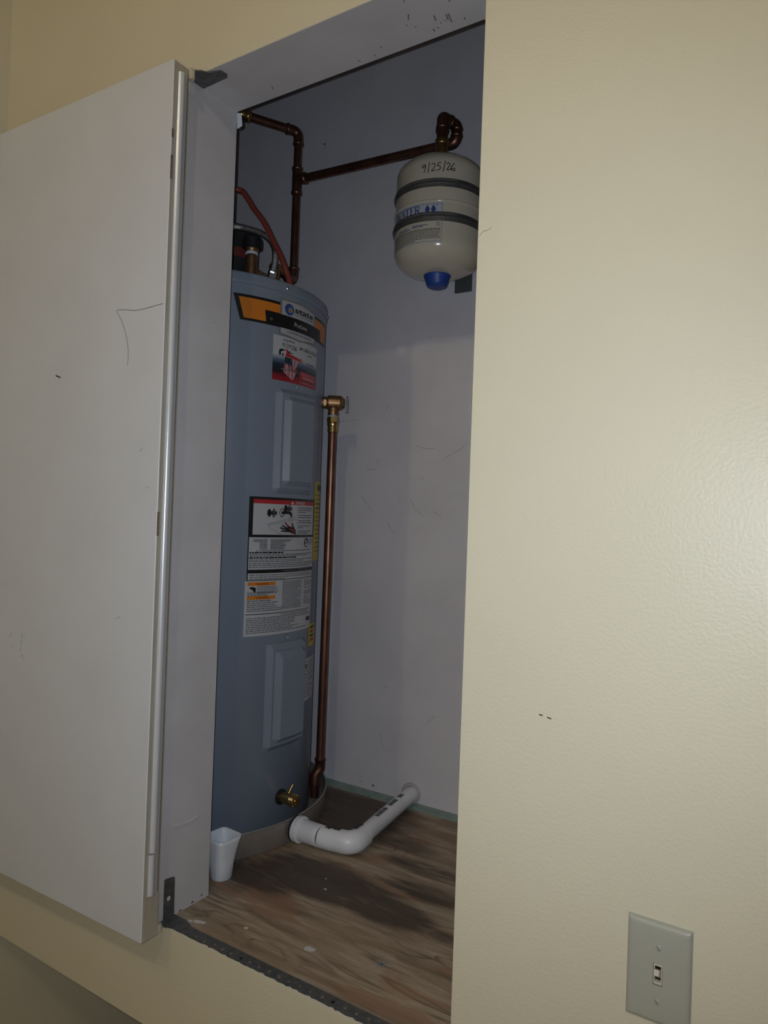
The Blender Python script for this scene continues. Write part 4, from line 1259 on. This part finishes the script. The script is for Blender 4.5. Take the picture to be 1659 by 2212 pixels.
BX, BY = -1.322, .452
bcn = thing('black_canister', (BX, BY, LT), 'black cylinder with a dull red band behind the jamb on the heater top', 'canister')
mb = MB()
mb.lathe([(0, 0), (.055, 0), (.055, .120), (.0562, .121), (.0562, .146), (.055, .147), (.055, .198), (.050, .206), (.02, .208), (0, .208)], (BX, BY, LT), (0, 0, 1), 32)
adopt(bcn, mb.build('body', 'foam'))
mb = MB()
mb.lathe([(.0565, .1215), (.0565, .1455)], (BX, BY, LT), (0, 0, 1), 32)
adopt(bcn, mb.build('red_band', 'dull_red'))

# ------------------------------------------------------------------ expansion tank
et = thing('expansion_tank', (EX, EY, 1.98), 'beige dome ended expansion tank strapped to the closet back wall', 'tank')
ER = .1025
Z = lambda z: z
LOW = [(0, 2.0095), (.02, 2.0100), (.04, 2.0125), (.06, 2.0165), (.072, 2.0205), (.082, 2.0260), (.090, 2.0325), (.096, 2.0400), (.1000, 2.0480), (.1020, 2.0560), (ER, 2.0640)]
HIGH = [(ER - .0012, 2.2260), (.1008, 2.2330), (.0985, 2.2400), (.094, 2.2475), (.087, 2.2545), (.077, 2.2610), (.064, 2.2665), (.045, 2.2705), (.02, 2.2725), (0, 2.2730)]
prof = LOW + [(ER, 2.1395)]
prof2 = [(ER, 2.1395), (ER + .0016, 2.1410), (ER + .0016, 2.1440), (ER - .0008, 2.1455)]
prof3 = [(ER - .0008, 2.1455)] + HIGH
mb = MB()
mb.slathe(prof, (EX, EY, 0), 64)
mb.slathe(prof2, (EX, EY, 0), 64)
mb.slathe(prof3, (EX, EY, 0), 64)
adopt(et, mb.build('tank_shell', 'exp'))
mb = MB()
mb.lathe([(.0135, 2.268), (.0145, 2.271), (.0145, 2.316), (.0158, 2.318), (.0158, 2.327), (.0135, 2.329)], (EX, EY, 0), (0, 0, 1), 24)
adopt(et, mb.build('brass_neck', 'brass'))
mb = MB()
mb.slathe([(0, 1.9845), (.018, 1.9845), (.0225, 1.9865), (.0245, 1.9905)], (EX, EY, 0), 32)
mb.slathe([(.0245, 1.9905), (.0308, 2.0085), (.0316, 2.0110), (.0300, 2.0125)], (EX, EY, 0), 32)
adopt(et, mb.build('bottom_cap', 'blue_cap'))
def esurf(th, z, off=0.0):
    a = math.radians(th)
    T_ = LOW + [(ER, 2.14), (ER - .0008, 2.1455)] + HIGH
    zr = ER
    for (ra, za), (rb, zb) in zip(T_[:-1], T_[1:]):
        if za <= z <= zb:
            zr = ra + (rb - ra) * (z - za) / (zb - za)
            break
    return (EX + (zr + off) * math.sin(a), EY - (zr + off) * math.cos(a), z)
EC = 0.0
def euv(u, v, off=0.0):
    return esurf(EC + math.degrees(u / ER), v, off)
def strap(z0, z1, tilt=0.0):
    mb = MB()
    n = 72
    zc = (z0 + z1) / 2
    h = (z1 - z0) / 2
    prof = [(-h, .0006), (-h, .0022), (-h * .35, .0030), (-h * .15, .0044), (h * .15, .0044), (h * .35, .0030), (h, .0022), (h, .0006)]
    for i in range(n):
        ta, tb = 360 * i / n, 360 * (i + 1) / n
        for (ha, oa), (hb, ob) in zip(prof[:-1], prof[1:]):
            da, db = tilt * math.cos(math.radians(ta)), tilt * math.cos(math.radians(tb))
            mb.add([esurf(ta, zc + ha + da, oa), esurf(tb, zc + ha + db, oa), esurf(tb, zc + hb + db, ob), esurf(ta, zc + hb + da, ob)], [(0, 1, 2, 3)], 0, True)
    o = adopt(et, mb.build('strap', 'strap'))
    # screw slots cut along the band
    mb = MB()
    for k in range(60):
        th = -42 + k * 1.55
        dz = tilt * math.cos(math.radians(th))
        z_ = zc + h * .55 + dz
        mb.add([esurf(th, z_ - .0012, .0031), esurf(th + .5, z_ - .0012, .0031), esurf(th + .7, z_ + .0012, .0029), esurf(th + .2, z_ + .0012, .0029)], [(0, 1, 2, 3)])
    adopt(et, mb.build('strap_slots', 'edge_grey'))
    return o
strap(2.1725, 2.1905)
strap(2.0960, 2.1155, .0015)
# strap stand-off and wall bracket
mb = MB()
mb.box(-.817, -.772, YB - .006, YB - .0002, 2.0128, 2.235)
for z in (2.105, 2.181):
    mb.box(-.807, -.782, EY + ER - .002, YB - .004, z - .008, z + .008)
adopt(et, mb.build('wall_bracket', 'bracket'))
for x in (-.809, -.780):
    mb = MB(); mb.lathe([(.0024, 0), (.002, .0012), (0, .0015)], (x, YB - .006, 2.0302 if x < -.8 else 2.0335), (0, -1, 0), 12)
    adopt(et, mb.build('bracket_screw', 'chrome'))
# white label with blue lettering
E = lambda th: math.radians(th) * ER
mb = MB()  # 0 label 1 blue 2 black 3 grey
lu0, lu1, lv0, lv1 = E(-52), E(33.8), 2.0510, 2.1385
rect(mb, lu0, lu1, lv0, lv1, euv, .0005, 0)
for a_, b_ in (((lu0, lv1 - .004), (lu1 - .003, lv1 - .004)), ((lu1 - .003, lv1 - .004), (lu1 - .003, lv0 + .003)), ((lu0, lv0 + .003), (lu1 - .003, lv0 + .003))):
    nseg = 14
    for k in range(nseg):
        t0_, t1_ = k / nseg, (k + 1) / nseg
        stroke(mb, [(a_[0] + (b_[0] - a_[0]) * t0_, a_[1] + (b_[1] - a_[1]) * t0_), (a_[0] + (b_[0] - a_[0]) * t1_, a_[1] + (b_[1] - a_[1]) * t1_)], .0006, euv, .0009, 1)
# serif-style WATER: built from strokes, thick and thin
def glyph(pts, w):
    stroke(mb, pts, w, euv, .0010, 1)
gz0, gz1 = 2.1165, 2.1325
def G(x0, wdt, strokes):
    for pts, w in strokes:
        P = [(x0 + p[0] * wdt, gz0 + p[1] * (gz1 - gz0)) for p in pts]
        R_ = []
        for a_, b_ in zip(P[:-1], P[1:]):
            for k in range(3):
                R_.append((a_[0] + (b_[0] - a_[0]) * k / 3, a_[1] + (b_[1] - a_[1]) * k / 3))
        R_.append(P[-1])
        glyph(R_, w)
TK, TN = .0028, .0011
ub = E(-37.5)
G(ub, .020, [([(.03, 1), (.30, 0)], TK), ([(.30, 0), (.50, .85)], TN), ([(.45, .9), (.72, 0)], TK), ([(.72, 0), (.97, 1)], TN), ([(-.08, 1), (.16, 1)], TN), ([(.85, 1), (1.08, 1)], TN)])
ub += .0190
G(ub, .016, [([(.08, 0), (.5, 1)], TN), ([(.5, 1), (.9, 0)], TK), ([(.25, .36), (.75, .36)], TN), ([(-.04, 0), (.2, 0)], TN), ([(.76, 0), (1.05, 0)], TN)])
ub += .0145
G(ub, .014, [([(.5, 0), (.5, 1)], TK), ([(0, 1), (1, 1)], TN), ([(0, 1), (0, .8)], TN), ([(1, 1), (1, .8)], TN), ([(.3, 0), (.7, 0)], TN)])
ub += .0165
G(ub, .011, [([(.15, 0), (.15, 1)], TK), ([(0, 1), (1, 1)], TN), ([(1, 1), (1, .82)], TN), ([(.15, .52), (.8, .52)], TN), ([(0, 0), (1, 0)], TN), ([(1, 0), (1, .18)], TN)])
ub += .0130
G(ub, .013, [([(.12, 0), (.12, 1)], TK), ([(0, 1), (.55, 1), (.75, .88), (.78, .75), (.68, .58), (.5, .5), (.12, .5)], TN + .0006), ([(.42, .5), (.75, .1), (1.1, -.08)], TK), ([(-.05, 0), (.3, 0)], TN)])
for th in (14.0, 21.5):
    uc = E(th)
    pts = []
    for k in range(17):
        a = -math.radians(215) + k / 16 * math.radians(250)
        pts.append((uc + .0052 * math.cos(a), 2.1225 + .0054 * math.sin(a)))
    pts.append((uc + .0012, 2.1310))
    pts.append((uc, 2.1335))
    pts.append((uc - .0012, 2.1310))
    poly(mb, pts, euv, .0010, 1)
disc(mb, E(25.5), 2.1325, .0012, .0012, euv, .0010, 1, 10)
for i, (t0_, t1_, z) in enumerate(((-30, -13, 2.0880), (-30, -9, 2.0848), (-6, 17, 2.0900), (-6, 9, 2.0868))):
    words(mb, E(t0_), E(t1_), z, .0017, euv, .0009, 1, 300 + i, 1, .008)
for i in range(10):
    words(mb, E(-42), E(30.5), 2.0800 - .0029 * i, .0015, euv, .0009, 2 if i < 1 else 3, 310 + i, 1 if i < 8 else (.55 if i == 8 else .3), .0075)
disc(mb, E(27.5), 2.0905, .0042, .0048, euv, .0009, 3, 16, .8)
stroke(mb, [(E(26), 2.094), (E(29.5), 2.087)], .0007, euv, .0009, 3)
adopt(et, mb.build('tank_label', ['label_gloss', 'p_blue', 'p_black', 'p_grey']))
# handwritten date 9/25/26 on the upper dome
mb = MB()
def dt(pts, w=.0017):
    P = [(E(4.5 + 42 * p[0]), 2.2030 + .0235 * p[1]) for p in pts]
    strip(mb, P, w, lambda a, b: euv(a, b, .0006))
dt([(.12, .80), (.05, .84), (.01, .66), (.05, .55), (.11, .68), (.12, .82), (.11, .45), (.08, .12)])
dt([(.235, 1.02), (.20, .06)])
dt([(.30, .74), (.335, .86), (.385, .86), (.41, .72), (.385, .50), (.30, .20), (.35, .17), (.42, .24)])
dt([(.58, .93), (.49, .90), (.475, .62), (.54, .62), (.57, .45), (.53, .25), (.46, .22)])
dt([(.70, 1.10), (.645, .10)])
dt([(.74, .80), (.79, .94), (.85, .80), (.80, .52), (.75, .28), (.80, .26), (.86, .36)])
dt([(.97, .95), (.89, .60), (.87, .35), (.92, .22), (.99, .28), (.985, .44), (.92, .46), (.88, .36)])
adopt(et, mb.build('handwritten_date', 'p_black'))

# ------------------------------------------------------------------ milky plastic cup by the jamb
cup = thing('plastic_cup', (-1.018, .183, ZS), 'small milky white square topped plastic cup beside the jamb foot', 'cup')
mb = MB()
def cring(h, r, sq, n=40):
    out = []
    for k in range(n):
        a = 2 * math.pi * k / n
        c_, s_ = math.cos(a), math.sin(a)
        e = 2 / sq
        x = abs(c_) ** e * (1 if c_ >= 0 else -1)
        y = abs(s_) ** e * (1 if s_ >= 0 else -1)
        out.append((x * r, y * r, h))
    return out
levels = [(.0, .019, 2.3), (.002, .0205, 2.3), (.03, .0225, 2.6), (.055, .0255, 3.4), (.075, .0285, 5.0), (.0835, .0293, 6.5)]
inner = [(.0835, .0279, 6.5), (.075, .0271, 5.0), (.055, .0241, 3.4), (.03, .0211, 2.6), (.004, .019, 2.3)]
rings = [cring(*l) for l in levels + inner]
n = 40
vs = [p for r in rings for p in r]
mb.add(vs, [(i * n + k, i * n + (k + 1) % n, (i + 1) * n + (k + 1) % n, (i + 1) * n + k) for i in range(len(rings) - 1) for k in range(n)], 0, True)
mb.add(rings[0], [tuple(range(n - 1, -1, -1))])
mb.add(rings[-1], [tuple(range(n))])
cu_o = mb.build('cup_wall', 'cup', cup)
cup.rotation_euler = (0, 0, math.radians(-4))

# ------------------------------------------------------------------ ceiling lamps (behind the camera)
for i, (lx, ly, lab) in enumerate(((-1.0, -1.88, 'round glowing ceiling lamp nearer the left wall'), (.12, -1.80, 'round glowing ceiling lamp farther from the left wall'))):
    lm = thing('ceiling_lamp', (lx, ly, CEIL), lab, 'lamp')
    mb = MB(); mb.lathe([(0, 0), (.06, 0), (.06, -.018), (.035, -.032), (0, -.034)], (0, 0, 0), (0, 0, 1), 28); mb.build('lamp_base', 'lamp_base', lm)
    mb = MB()
    mb.slathe([(.0225 * math.sin(math.pi * k / 14), -.0565 - .0225 * math.cos(math.pi * k / 14)) for k in range(15)], (0, 0, 0), 28)
    mb.build('lamp_globe', 'lamp', lm)
